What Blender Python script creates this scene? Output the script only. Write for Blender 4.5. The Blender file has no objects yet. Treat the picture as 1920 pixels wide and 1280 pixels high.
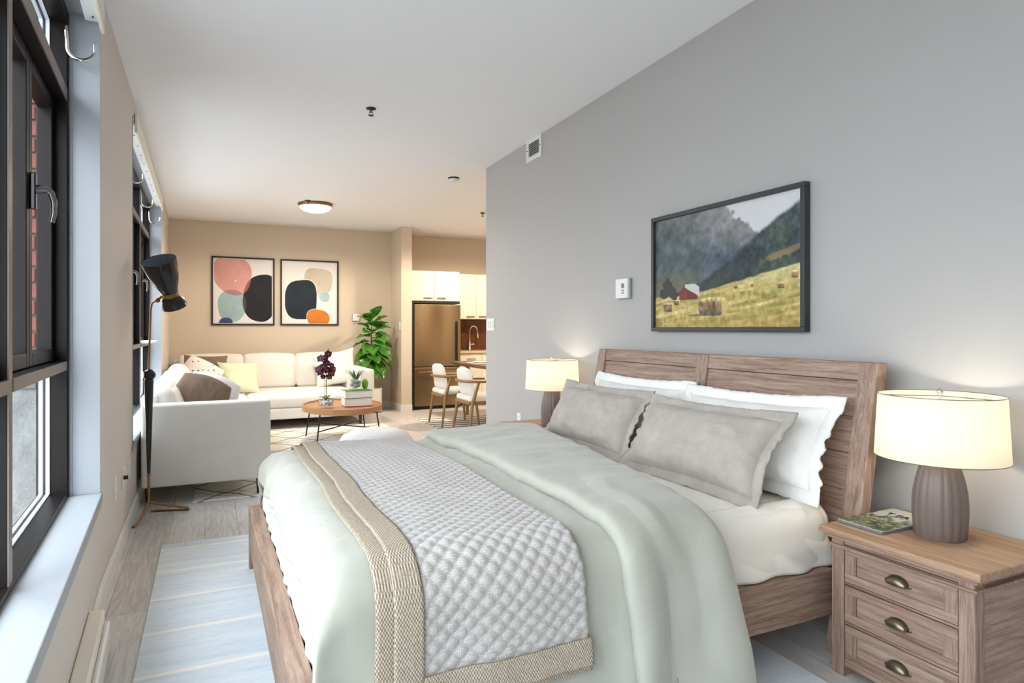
import bpy, math, random
import numpy as np
from mathutils import Vector, Matrix, noise
random.seed(7)
PI = math.pi
SC = bpy.context.scene
COL = SC.collection

# ------------------------------------------------------------------ camera, world, light, exposure
CAM_H, FPX, VPX, HORIZON = 1.3, 1203.0, 390.0, 616.0
YAW = math.atan((960 - VPX) / FPX)
cam_d = bpy.data.cameras.new('camera'); cam = bpy.data.objects.new('camera', cam_d); COL.objects.link(cam)
cam_d.sensor_width = 36; cam_d.lens = 36 * FPX / 1920; cam_d.clip_start = 0.02
cam_d.shift_y = (HORIZON - 640) / 1920
cam.location = (0, 0, CAM_H); cam.rotation_euler = (PI / 2, 0, -YAW)
SC.camera = cam
SC.view_settings.view_transform = 'Standard'
try: SC.view_settings.look = 'None'
except Exception: pass
SC.view_settings.gamma = 1; SC.view_settings.use_curve_mapping = False
SC.view_settings.exposure = 0.41
SC.cycles.use_denoising = True
SC.cycles.max_bounces = 10; SC.cycles.diffuse_bounces = 6; SC.cycles.transparent_max_bounces = 12
SC.cycles.sample_clamp_indirect = 8; SC.cycles.caustics_reflective = False; SC.cycles.caustics_refractive = False

W = bpy.data.worlds.new('overcast_sky'); SC.world = W; W.use_nodes = True
_bg = W.node_tree.nodes['Background']
_bg.inputs['Color'].default_value = (0.875, 0.94, 1.0, 1)
# overcast sky: three times brighter at the zenith than at the horizon
_wt = W.node_tree; _tc = _wt.nodes.new('ShaderNodeTexCoord'); _sx = _wt.nodes.new('ShaderNodeSeparateXYZ'); _wt.links.new(_tc.outputs['Generated'], _sx.inputs[0])
_mx = _wt.nodes.new('ShaderNodeMath'); _mx.operation = 'MAXIMUM'; _wt.links.new(_sx.outputs[2], _mx.inputs[0]); _mx.inputs[1].default_value = 0.0
_ma = _wt.nodes.new('ShaderNodeMath'); _ma.operation = 'MULTIPLY_ADD'; _wt.links.new(_mx.outputs[0], _ma.inputs[0]); SKY = 12.2
_ma.inputs[1].default_value = SKY * 2 / 3; _ma.inputs[2].default_value = SKY / 3; _wt.links.new(_ma.outputs[0], _bg.inputs['Strength'])

def xl(y):                                  # inner face of the window wall (it bends a little at the near pier)
    return -0.455 - 0.0075 * (y - 3.5) if y >= 3.5 else -0.455 + 0.05 * (3.5 - y)
def portal(y0, y1, z0, z1):
    d = bpy.data.lights.new('window_daylight', 'AREA'); o = bpy.data.objects.new('window_daylight', d); COL.objects.link(o)
    d.shape = 'RECTANGLE'; d.size = z1 - z0; d.size_y = y1 - y0; d.cycles.is_portal = True
    ym = (y0 + y1) / 2; a = math.atan2(xl(y1) - xl(y0), y1 - y0)
    o.location = (xl(ym) - 0.26, ym, (z0 + z1) / 2); o.rotation_euler = (0, -PI / 2, -a)
portal(-1.55, 3.52, 0.53, 2.75); portal(5.06, 8.5, 0.53, 2.75)

# ------------------------------------------------------------------ material helpers
def lin(c):
    return c / 12.92 if c <= 0.04045 else ((c + 0.055) / 1.055) ** 2.4
def rgb(r, g, b): return (lin(r / 255), lin(g / 255), lin(b / 255), 1)
class NT:
    def __init__(s, name):
        s.m = bpy.data.materials.new(name); s.m.use_nodes = True; s.t = s.m.node_tree
        s.b = s.t.nodes['Principled BSDF']; s.out = s.t.nodes['Material Output']
    def n(s, typ, **kw):
        x = s.t.nodes.new(typ)
        for k, v in kw.items(): setattr(x, k, v)
        return x
    def l(s, a, b): s.t.links.new(a, b)
    def setin(s, sock, v):
        if hasattr(v, 'is_output'): s.l(v, sock)
        else: sock.default_value = v
    def math(s, op, a, b=None, c=None):
        x = s.n('ShaderNodeMath', operation=op)
        s.setin(x.inputs[0], a)
        if b is not None: s.setin(x.inputs[1], b)
        if c is not None: s.setin(x.inputs[2], c)
        return x.outputs[0]
    def mix(s, f, a, b):
        x = s.n('ShaderNodeMix', data_type='RGBA')
        s.setin(x.inputs[0], f); s.setin(x.inputs[6], a); s.setin(x.inputs[7], b)
        return x.outputs[2]
    def coord(s, scale=(1, 1, 1), rnd=False):
        tc = s.n('ShaderNodeTexCoord'); mp = s.n('ShaderNodeMapping'); s.l(tc.outputs['Object'], mp.inputs[0])
        mp.inputs['Scale'].default_value = scale
        if rnd:
            oi = s.n('ShaderNodeObjectInfo'); r = s.math('MULTIPLY', oi.outputs['Random'], 37.0)
            cb = s.n('ShaderNodeCombineXYZ'); s.l(r, cb.inputs[0]); s.l(r, cb.inputs[1]); s.l(r, cb.inputs[2])
            s.l(cb.outputs[0], mp.inputs['Location'])
        return mp.outputs[0]
    def xyz(s):
        tc = s.n('ShaderNodeTexCoord'); sp = s.n('ShaderNodeSeparateXYZ'); s.l(tc.outputs['Object'], sp.inputs[0]); return sp.outputs
    def noise(s, co, scale, detail=4, rough=0.6, dist=0.0):
        x = s.n('ShaderNodeTexNoise'); s.l(co, x.inputs['Vector']); x.inputs['Scale'].default_value = scale
        x.inputs['Detail'].default_value = detail; x.inputs['Roughness'].default_value = rough; x.inputs['Distortion'].default_value = dist
        return x.outputs[0]
    def ramp(s, f, stops):
        x = s.n('ShaderNodeValToRGB'); e = x.color_ramp.elements
        while len(e) < len(stops): e.new(0.5)
        for i, (p, c) in enumerate(stops): e[i].position = p; e[i].color = c
        s.setin(x.inputs[0], f); return x.outputs[0]
    def bump(s, h, strength=0.3, dist=0.002):
        x = s.n('ShaderNodeBump'); x.inputs['Strength'].default_value = strength; x.inputs['Distance'].default_value = dist
        s.setin(x.inputs['Height'], h); s.l(x.outputs[0], s.b.inputs['Normal'])
    def col(s, c): s.setin(s.b.inputs['Base Color'], c)
    def rough(s, r): s.setin(s.b.inputs['Roughness'], r)

def plain(name, c, rough=0.5, metal=0.0, spec=None, coat=0.0):
    k = NT(name); k.col(c); k.rough(rough); k.b.inputs['Metallic'].default_value = metal
    if spec is not None: k.b.inputs['Specular IOR Level'].default_value = spec
    if coat: k.b.inputs['Coat Weight'].default_value = coat; k.b.inputs['Coat Roughness'].default_value = 0.1
    return k.m
def paint(name, c, rough=0.7, amt=0.04, scale=2.0):
    k = NT(name); co = k.coord()
    n = k.noise(co, scale, 3)
    d = tuple(v * (1 - amt) for v in c[:3]) + (1,); e = tuple(min(1, v * (1 + amt)) for v in c[:3]) + (1,)
    k.col(k.mix(n, d, e)); k.rough(rough); k.bump(k.noise(co, 260, 2), 0.05, 0.001)
    return k.m
def wood(name, stops, stretch=(1, 14, 14), scale=3.0, rough=0.55, bump=0.25, rnd=False, fine=True, dist=0.6):
    k = NT(name); co = k.coord(stretch, rnd)
    a = k.noise(co, scale, 7, 0.62, dist)
    if fine:
        b = k.noise(co, scale * 7, 4, 0.7, 0.1)
        a2 = k.math('ADD', k.math('MULTIPLY', a, 0.66), k.math('MULTIPLY', b, 0.34))
    else: a2 = a
    k.col(k.ramp(a2, stops)); k.rough(rough); k.bump(a2, bump, 0.003)
    return k.m
def fabric(name, c, c2=None, weave=700, rough=0.9, bump=0.25, var=9.0, sheen=0.2, wrinkle=0.0):
    k = NT(name); co = k.coord()
    c2 = c2 or tuple(v * 0.93 for v in c[:3]) + (1,)
    n1 = k.noise(co, var, 4); n2 = k.noise(co, weave, 2, 0.7)
    f = k.math('ADD', k.math('MULTIPLY', n1, 0.45), k.math('MULTIPLY', n2, 0.55))
    k.col(k.ramp(f, [(0.3, c2), (0.7, c)])); k.rough(rough)
    if wrinkle:
        w1 = k.noise(k.coord((1.0, 1.7, 1.0)), 5, 3, 0.45, 0.25)
        k.bump(k.math('ADD', k.math('MULTIPLY', n2, 0.0012 * bump), k.math('MULTIPLY', w1, wrinkle)), 1.0, 1.0)
    else: k.bump(n2, bump, 0.0015)
    k.b.inputs['Sheen Weight'].default_value = sheen; k.b.inputs['Specular IOR Level'].default_value = 0.2
    return k.m

OAK = [(0.28, rgb(96, 74, 64)), (0.42, rgb(128, 101, 86)), (0.52, rgb(154, 128, 112)), (0.63, rgb(168, 147, 133)), (0.75, rgb(196, 182, 170))]
M = {}
M['wall'] = paint('tan_greige_wall', rgb(208, 194, 176), 0.6, 0.015, 0.7)  # one tone per wall: tan, pale greige, grey
M['wall_pier'] = paint('pale_greige_wall', rgb(206, 198, 190), 0.6, 0.015, 0.7)
M['wall_grey'] = paint('grey_wall', rgb(176, 174, 173), 0.6, 0.012, 0.7)
M['ceiling'] = paint('white_ceiling_paint', rgb(238, 240, 245), 0.8, 0.01)
M['trim'] = plain('white_trim_gloss', rgb(224, 223, 221), 0.4)
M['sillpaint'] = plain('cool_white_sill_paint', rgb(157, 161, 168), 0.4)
M['cream'] = plain('cream_valance', rgb(232, 226, 214), 0.5)
M['bronze'] = paint('dark_bronze_window_metal', rgb(22, 17, 17), 0.42, 0.25, 9); M['bronze'].node_tree.nodes['Principled BSDF'].inputs['Specular IOR Level'].default_value = 0.2
M['bronze_edge'] = paint('lit_bronze_edge', rgb(112, 99, 90), 0.4, 0.2, 12)  # room-side faces painted lighter, as if lit; same metal as the frame
M['spacer'] = plain('aluminium_spacer', rgb(214, 220, 230), 0.5)
M['gasket'] = plain('black_gasket', rgb(20, 20, 24), 0.5)
M['chrome'] = plain('chrome', rgb(215, 215, 215), 0.12, 1.0)
M['darkchrome'] = plain('dark_chrome', rgb(120, 118, 118), 0.15, 1.0)
M['brass'] = plain('aged_brass', rgb(150, 118, 78), 0.28, 1.0)
M['black_gloss'] = plain('black_lacquer', rgb(14, 15, 18), 0.16, 0.0, 0.6)
M['lamp_inner'] = plain('grey_shade_lining', rgb(120, 135, 150), 0.6)
M['black'] = plain('matte_black', rgb(16, 15, 15), 0.55)
M['dark_metal'] = plain('dark_steel', rgb(52, 50, 50), 0.35, 0.8)
M['white_plastic'] = plain('white_plastic', rgb(232, 232, 232), 0.4)
M['grey_plastic'] = plain('grey_plastic', rgb(150, 152, 154), 0.4)
M['lcd'] = plain('display_glass', rgb(60, 82, 96), 0.15)
M['oakX'] = wood('weathered_oak_x', OAK, (1.2, 22, 22), 2.6)
M['oakY'] = wood('weathered_oak_y', OAK, (22, 1.2, 22), 2.6)
M['oakZ'] = wood('weathered_oak_z', OAK, (22, 22, 1.2), 2.6)
OAKT = [(0.28, rgb(126, 94, 72)), (0.45, rgb(158, 124, 98)), (0.58, rgb(176, 146, 120)), (0.75, rgb(200, 178, 156))]
M['oakT'] = wood('warm_oak_top', OAKT, (22, 1.2, 22), 2.6)
M['tray'] = wood('honey_wood', [(0.3, rgb(158, 112, 74)), (0.6, rgb(178, 132, 92)), (0.8, rgb(190, 148, 110))], (1, 16, 16), 2.0, 0.4)
M['chairwood'] = wood('chair_ash_wood', [(0.3, rgb(124, 92, 54)), (0.6, rgb(154, 118, 74)), (0.8, rgb(172, 136, 92))], (16, 16, 1.5), 3, 0.4, 0.1)
M['tablewood'] = wood('dining_walnut', [(0.3, rgb(104, 76, 50)), (0.6, rgb(132, 100, 70)), (0.8, rgb(150, 116, 84))], (16, 1.5, 16), 3, 0.35, 0.1)
M['sofa'] = fabric('ivory_upholstery', rgb(236, 233, 228), rgb(224, 221, 216), 420, bump=0.12)
M['duvet'] = fabric('sage_cotton', rgb(181, 181, 170), rgb(174, 174, 163), 900, bump=0.08, sheen=0.3, wrinkle=0.016)
M['sheet'] = fabric('white_sheet_cotton', rgb(238, 234, 226), rgb(230, 226, 218), 900, bump=0.06, wrinkle=0.012)
M['linen'] = fabric('grey_linen', rgb(192, 184, 175), rgb(152, 145, 137), 330, bump=0.5, wrinkle=0.024)
M['white_cotton'] = fabric('white_pillow_cotton', rgb(240, 239, 236), rgb(230, 229, 226), 800, bump=0.06, wrinkle=0.018)
M['brown_velvet'] = fabric('brown_velvet', rgb(134, 114, 98), rgb(112, 94, 80), 500, bump=0.1)
M['green_satin'] = fabric('pale_green_satin', rgb(222, 226, 194), rgb(206, 211, 178), 500, bump=0.08)
M['pouf'] = fabric('white_pouf_cloth', rgb(226, 225, 226), rgb(214, 213, 214), 400, bump=0.15)
M['fridge'] = None
M['cabinet'] = plain('cream_cabinet_lacquer', rgb(236, 226, 210), 0.35)
M['counter'] = plain('cream_counter_stone', rgb(214, 190, 156), 0.3)
M['art_white'] = plain('art_paper_white', rgb(232, 230, 230), 0.8)
M['leafstem'] = plain('green_stem', rgb(74, 104, 48), 0.5)
M['pebble'] = paint('grey_pebble', rgb(170, 170, 176), 0.5, 0.2, 30)
M['whitepebble'] = plain('white_pebble', rgb(236, 236, 234), 0.4)
M['soil'] = paint('dark_soil', rgb(62, 50, 42), 0.95, 0.3, 60)
M['ceramic'] = plain('white_ceramic', rgb(232, 231, 229), 0.3)
M['ornament'] = plain('taupe_ceramic', rgb(112, 98, 93), 0.42)
M['bronzepull'] = plain('antique_bronze', rgb(120, 108, 92), 0.3, 0.9)
M['paper'] = plain('book_pages', rgb(240, 240, 240), 0.8)
M['bulb'] = None

k = NT('lamplit_brushed_steel'); co = k.coord((1, 1, 60)); nn = k.noise(co, 18, 3)
co2 = k.coord((2.2, 1, 0.5)); n2 = k.noise(co2, 1.7, 0)
k.col(k.ramp(n2, [(0.25, rgb(128, 108, 80)), (0.75, rgb(176, 152, 118))])); k.b.inputs['Metallic'].default_value = 0.85  # warm lamplight and soft reflections are mixed into the steel colour
k.rough(k.math('ADD', 0.3, k.math('MULTIPLY', nn, 0.15))); M['fridge'] = k.m

def glassmat(name, tint=(1, 1, 1, 1), base=0.04):
    k = NT(name); k.t.nodes.remove(k.b)
    tr = k.n('ShaderNodeBsdfTransparent'); tr.inputs[0].default_value = tint
    gl = k.n('ShaderNodeBsdfGlossy'); gl.inputs['Roughness'].default_value = 0.02
    fr = k.n('ShaderNodeLayerWeight'); fr.inputs[0].default_value = 0.25
    mx = k.n('ShaderNodeMixShader'); k.l(k.math('ADD', base, k.math('MULTIPLY', k.math('POWER', fr.outputs['Facing'], 4.0), 0.30)), mx.inputs[0]); k.l(tr.outputs[0], mx.inputs[1]); k.l(gl.outputs[0], mx.inputs[2])
    k.l(mx.outputs[0], k.out.inputs[0]); return k.m
M['glass'] = glassmat('window_glass', (0.97, 0.99, 0.99, 1))
M['clear'] = glassmat('clear_glass', (0.95, 0.97, 0.96, 1))
def emis(name, c, st):
    k = NT(name); k.col(c); k.setin(k.b.inputs['Emission Color'], c); k.b.inputs['Emission Strength'].default_value = st; return k.m
M['dome'] = emis('lit_dome_glass', (1.0, 0.9, 0.76, 1), 4.0)
M['bulb'] = emis('warm_bulb', (1.0, 0.82, 0.58, 1), 4.0)
# lampshade: thin cloth that lets the bulb's light through
k = NT('cream_lampshade_cloth'); k.t.nodes.remove(k.b)
tl = k.n('ShaderNodeBsdfTranslucent'); tl.inputs[0].default_value = rgb(226, 219, 202)
df = k.n('ShaderNodeBsdfDiffuse'); df.inputs[0].default_value = rgb(226, 222, 212)
mx = k.n('ShaderNodeMixShader'); mx.inputs[0].default_value = 0.5
k.l(tl.outputs[0], mx.inputs[1]); k.l(df.outputs[0], mx.inputs[2]); k.l(mx.outputs[0], k.out.inputs[0]); M['shade'] = k.m

# floor boards: pale grey-brown oak with cathedral figure
k = NT('grey_oak_floor'); co = k.coord((7, 0.75, 1), True)
a = k.noise(co, 1.5, 3, 0.5, 0.5)
rings = k.math('PINGPONG', k.math('MULTIPLY', a, 16.0), 1.0)
fine = k.noise(k.coord((90, 3, 1), True), 2.0, 4, 0.7)
f = k.math('ADD', k.math('MULTIPLY', k.math('POWER', rings, 1.6), 0.20), k.math('MULTIPLY', fine, 0.76))
oi = k.n('ShaderNodeObjectInfo'); f = k.math('ADD', f, k.math('MULTIPLY', k.math('SUBTRACT', oi.outputs['Random'], 0.5), 0.16))
k.col(k.ramp(f, [(0.2, rgb(176, 170, 167)), (0.5, rgb(206, 202, 199)), (0.8, rgb(222, 219, 217))])); k.rough(0.42); k.bump(f, 0.08, 0.001)
M['floor'] = k.m

# ------------------------------------------------------------------ mesh helpers
def noi(x, y=0.0, z=0.0): return noise.noise(Vector((x, y, z)))
class MB:
    def __init__(s): s.v = []; s.f = []
    def add(s, vs, fs):
        o = len(s.v); s.v += [tuple(p) for p in vs]; s.f += [tuple(i + o for i in f) for f in fs]; return s
    def box(s, x0, x1, y0, y1, z0, z1):
        return s.add([(x0, y0, z0), (x1, y0, z0), (x1, y1, z0), (x0, y1, z0), (x0, y0, z1), (x1, y0, z1), (x1, y1, z1), (x0, y1, z1)],
                     [(0, 3, 2, 1), (4, 5, 6, 7), (0, 1, 5, 4), (1, 2, 6, 5), (2, 3, 7, 6), (3, 0, 4, 7)])
    def hexa(s, p):      # eight points ordered as in box
        return s.add(p, [(0, 3, 2, 1), (4, 5, 6, 7), (0, 1, 5, 4), (1, 2, 6, 5), (2, 3, 7, 6), (3, 0, 4, 7)])
    def rbox(s, x0, x1, y0, y1, z0, z1, r=0.03, puff=0.0, n=4):
        # box with rounded edges and optional puffed faces (upholstery)
        cx, cy, cz = (x0 + x1) / 2, (y0 + y1) / 2, (z0 + z1) / 2; hx, hy, hz = (x1 - x0) / 2, (y1 - y0) / 2, (z1 - z0) / 2
        r = min(r, hx * .98, hy * .98, hz * .98)
        def axis(h):
            inner = h - r; k = [-inner - r * math.cos(i / n * PI / 2) for i in range(n + 1)]
            m = [inner * (-1 + 2 * j / 6) for j in range(1, 6)]
            return k + m + [-q for q in reversed(k)]
        A = [axis(hx), axis(hy), axis(hz)]; H = (hx, hy, hz)
        def proj(p):
            q = Vector([max(-(H[i] - r), min(H[i] - r, p[i])) for i in range(3)]); d = Vector(p) - q
            if d.length > 1e-9: d = d.normalized() * r
            P = q + d
            if puff:
                for i in range(3):
                    j, k2 = (i + 1) % 3, (i + 2) % 3
                    w = max(0, 1 - (p[j] / H[j]) ** 2) * max(0, 1 - (p[k2] / H[k2]) ** 2)
                    P[i] += puff * w * (p[i] / H[i])
            return (P[0] + cx, P[1] + cy, P[2] + cz)
        vs = []; fs = []
        for i in range(3):
            j, k2 = (i + 1) % 3, (i + 2) % 3
            for sg in (-1, 1):
                o = len(vs); na, nb = len(A[j]), len(A[k2])
                for a in A[j]:
                    for b in A[k2]:
                        p = [0, 0, 0]; p[i] = sg * H[i]; p[j] = a; p[k2] = b; vs.append(proj(p))
                for u in range(na - 1):
                    for w in range(nb - 1):
                        q = (o + u * nb + w, o + (u + 1) * nb + w, o + (u + 1) * nb + w + 1, o + u * nb + w + 1)
                        fs.append(q if sg > 0 else q[::-1])
        return s.add(vs, fs)
    def tube(s, pts, r, n=10, cap=True):
        pts = [Vector(p) for p in pts]; R = r if isinstance(r, (list, tuple)) else [r] * len(pts)
        T = []
        for i in range(len(pts)):
            a = pts[max(0, i - 1)]; b = pts[min(len(pts) - 1, i + 1)]; T.append((b - a).normalized())
        up = Vector((0, 0, 1)) if abs(T[0].z) < 0.9 else Vector((1, 0, 0))
        N = (up - T[0] * up.dot(T[0])).normalized(); vs = []; fs = []
        for i, p in enumerate(pts):
            if i:
                N = (N - T[i] * N.dot(T[i])); N = N.normalized() if N.length > 1e-6 else T[i].orthogonal().normalized()
            B = T[i].cross(N)
            for j in range(n):
                a = 2 * PI * j / n; vs.append(p + (N * math.cos(a) + B * math.sin(a)) * R[i])
        for i in range(len(pts) - 1):
            for j in range(n):
                fs.append((i * n + j, i * n + (j + 1) % n, (i + 1) * n + (j + 1) % n, (i + 1) * n + j))
        if cap: fs.append(tuple(range(n - 1, -1, -1))); fs.append(tuple((len(pts) - 1) * n + j for j in range(n)))
        return s.add(vs, fs)
    def lathe(s, prof, n=32, c=(0, 0, 0), fn=None, sx=1, sy=1, cap=True):
        vs = []; fs = []
        for r, z in prof:
            for j in range(n):
                a = 2 * PI * j / n; q = r * (fn(a, z) if fn else 1); vs.append((c[0] + q * math.cos(a) * sx, c[1] + q * math.sin(a) * sy, c[2] + z))
        m = len(prof)
        for i in range(m - 1):
            for j in range(n):
                fs.append((i * n + j, i * n + (j + 1) % n, (i + 1) * n + (j + 1) % n, (i + 1) * n + j))
        if cap: fs.append(tuple(range(n - 1, -1, -1))); fs.append(tuple((m - 1) * n + j for j in range(n)))
        return s.add(vs, fs)
    def grid(s, nu, nv, fn, flip=False):
        vs = [fn(i / (nu - 1), j / (nv - 1)) for i in range(nu) for j in range(nv)]; fs = []
        for i in range(nu - 1):
            for j in range(nv - 1):
                q = (i * nv + j, (i + 1) * nv + j, (i + 1) * nv + j + 1, i * nv + j + 1); fs.append(q[::-1] if flip else q)
        return s.add(vs, fs)
    def prism(s, poly, z0, z1, f=lambda p, z: (p[0], p[1], z)):
        n = len(poly); vs = [f(p, z0) for p in poly] + [f(p, z1) for p in poly]
        return s.add(vs, [tuple(range(n - 1, -1, -1)), tuple(range(n, 2 * n))] + [(i, (i + 1) % n, n + (i + 1) % n, n + i) for i in range(n)])
    def sphere(s, c, r, n=12, m=8, sq=(1, 1, 1)):
        vs = []; fs = []
        for i in range(m + 1):
            t = PI * i / m
            for j in range(n):
                a = 2 * PI * j / n; vs.append((c[0] + r * sq[0] * math.sin(t) * math.cos(a), c[1] + r * sq[1] * math.sin(t) * math.sin(a), c[2] - r * sq[2] * math.cos(t)))
        for i in range(m):
            for j in range(n): fs.append((i * n + j, i * n + (j + 1) % n, (i + 1) * n + (j + 1) % n, (i + 1) * n + j))
        return s.add(vs, fs)
    def build(s, name, mat, parent=None, smooth=False, bevel=0.0, sub=0, world=False, solid=0.0, seg=2):
        vs = s.v
        if parent is not None and world:
            inv = parent.matrix_basis.inverted(); vs = [tuple(inv @ Vector(p)) for p in vs]
        me = bpy.data.meshes.new(name); me.from_pydata(vs, [], s.f); me.update()
        me.materials.append(M[mat] if isinstance(mat, str) else mat)
        if smooth:
            me.polygons.foreach_set('use_smooth', [True] * len(me.polygons)); me.set_sharp_from_angle(angle=math.radians(48))
        o = bpy.data.objects.new(name, me); COL.objects.link(o)
        if parent is not None: o.parent = parent
        if solid: md = o.modifiers.new('solid', 'SOLIDIFY'); md.thickness = solid; md.offset = -1
        if bevel: md = o.modifiers.new('bevel', 'BEVEL'); md.width = bevel; md.segments = seg; md.limit_method = 'ANGLE'; md.angle_limit = 0.6
        if sub: md = o.modifiers.new('sub', 'SUBSURF'); md.levels = sub; md.render_levels = sub
        return o
def bx(*a): return MB().box(*a)
def tag(o, label=None, cat=None, group=None, kind=None):
    if label: o['label'] = label
    if cat: o['category'] = cat
    if group: o['group'] = group
    if kind: o['kind'] = kind
    return o
def thing(name, label, cat, loc=(0, 0, 0), rz=0.0, group=None, kind=None):
    o = bpy.data.objects.new(name, None); COL.objects.link(o); o.empty_display_size = 0.1
    o.matrix_basis = Matrix.Translation(Vector(loc)) @ Matrix.Rotation(rz, 4, 'Z')
    return tag(o, label, cat, group, kind)
def copy_tree(o, parent=None):
    c = o.copy(); COL.objects.link(c); c.parent = parent
    for ch in list(o.children): copy_tree(ch, c)
    return c
def struct(o): o['kind'] = 'structure'; return o

# ------------------------------------------------------------------ room shell
XR, YR = 2.62, 6.16                 # right wall face and its far end
def zc(x, y): return 2.885 + 0.0203 * max(0.0, 10.45 - y) * min(1, max(0, (x + 0.5) / 3.12))
fl = struct(bx(-1.0, 5.7, -2.1, 10.75, -0.12, -0.004).build('floor', 'floor'))
pm = None; PW, PL = 0.2, 1.55
for i in range(24):
    x = -0.62 + i * PW; off = (i * 0.61) % 1.0 * PL
    for j in range(-1, 7):
        y = 0.9 + off + j * PL
        if y > 10.6 or y + PL < 1.0: continue
        if pm is None:
            p = bx(0.0008, PW - 0.0008, 0.0008, PL - 0.0008, -0.004, 0.0).build('plank', 'floor', fl, bevel=0.0008, seg=1); pm = p
        else: p = pm.copy(); COL.objects.link(p); p.parent = fl
        p.location = (x, y, 0)
NX, NY = 12, 20
def _c(u, v):
    x = -1.0 + u * 6.7; y = -2.1 + v * 12.85; return (x, y, zc(x, y))
cm = MB().grid(NX, NY, _c); struct(cm.build('ceiling', 'ceiling', smooth=True, solid=-0.3))
struct(bx(XR, XR + 0.12, -2.1, YR, -0.05, 3.2).build('wall_right', 'wall_grey'))
struct(bx(-1.0, 2.73, 10.45, 10.62, -0.05, 3.0).build('wall_far', 'wall'))
struct(bx(2.73, 2.90, 9.80, 10.62, -0.05, 3.0).build('wall_stub', 'wall'))
struct(bx(2.90, 5.7, 10.62, 10.75, -0.05, 3.0).build('wall_kitchen', 'wall'))
struct(bx(5.6, 5.7, 5.9, 10.7, -0.05, 3.1).build('wall_kitchen_side', 'wall'))
struct(bx(XR + 0.12, 5.7, 5.95, 6.1, -0.05, 3.1).build('wall_kitchen_near', 'wall'))
struct(bx(-1.0, 2.74, -2.1, -2.0, -0.05, 3.3).build('wall_back', 'wall'))
struct(bx(-60, 60, -60, 60, -4.2, -4.0).build('ground', plain('grey_asphalt', rgb(138, 137, 135), 0.95)))

def LW(y, dep, z): return (xl(y) - dep, y, z)
def lb(mb, y0, y1, z0, z1, d0, d1):        # box in window-wall coordinates: along, up, depth outwards from the inner face
    ys = [y0, 3.5, y1] if y0 < 3.5 < y1 else [y0, y1]
    for a, b in zip(ys, ys[1:]):
        mb.hexa([LW(a, d1, z0), LW(a, d0, z0), LW(b, d0, z0), LW(b, d1, z0), LW(a, d1, z1), LW(a, d0, z1), LW(b, d0, z1), LW(b, d1, z1)])
    return mb
WIN = [(-1.55, 3.52), (5.06, 8.5)]; SILL, HEAD = 0.537, 2.75
wl = MB(); TH = 0.235
lb(wl, -2.1, WIN[0][0], -0.05, 3.1, 0, TH); lb(wl, 3.52, 5.06, -0.05, 3.1, 0, TH); lb(wl, 8.5, 10.62, -0.05, 3.0, 0, TH)
for a, b in WIN: lb(wl, a, b, -0.05, SILL - 0.03, 0, TH); lb(wl, a, b, HEAD, 3.1, 0, TH)
struct(wl.build('wall_left', 'wall_pier'))
bb = MB(); lb(bb, 3.06, 10.45, 0, 0.10, -0.014, 0); lb(bb, 3.06, 10.45, 0.10, 0.112, -0.008, 0)
struct(bb.build('baseboard_left', 'trim', bevel=0.003))
struct(bx(-0.5, 2.73, 10.437, 10.45, 0, 0.11).build('baseboard_far', 'trim', bevel=0.003))
struct(bx(2.717, 2.903, 9.786, 10.45, 0, 0.11).build('baseboard_stub', 'trim', bevel=0.003))
struct(bx(XR - 0.013, XR, -2.0, YR + 0.013, 0, 0.11).build('baseboard_right', 'trim', bevel=0.003))

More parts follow.
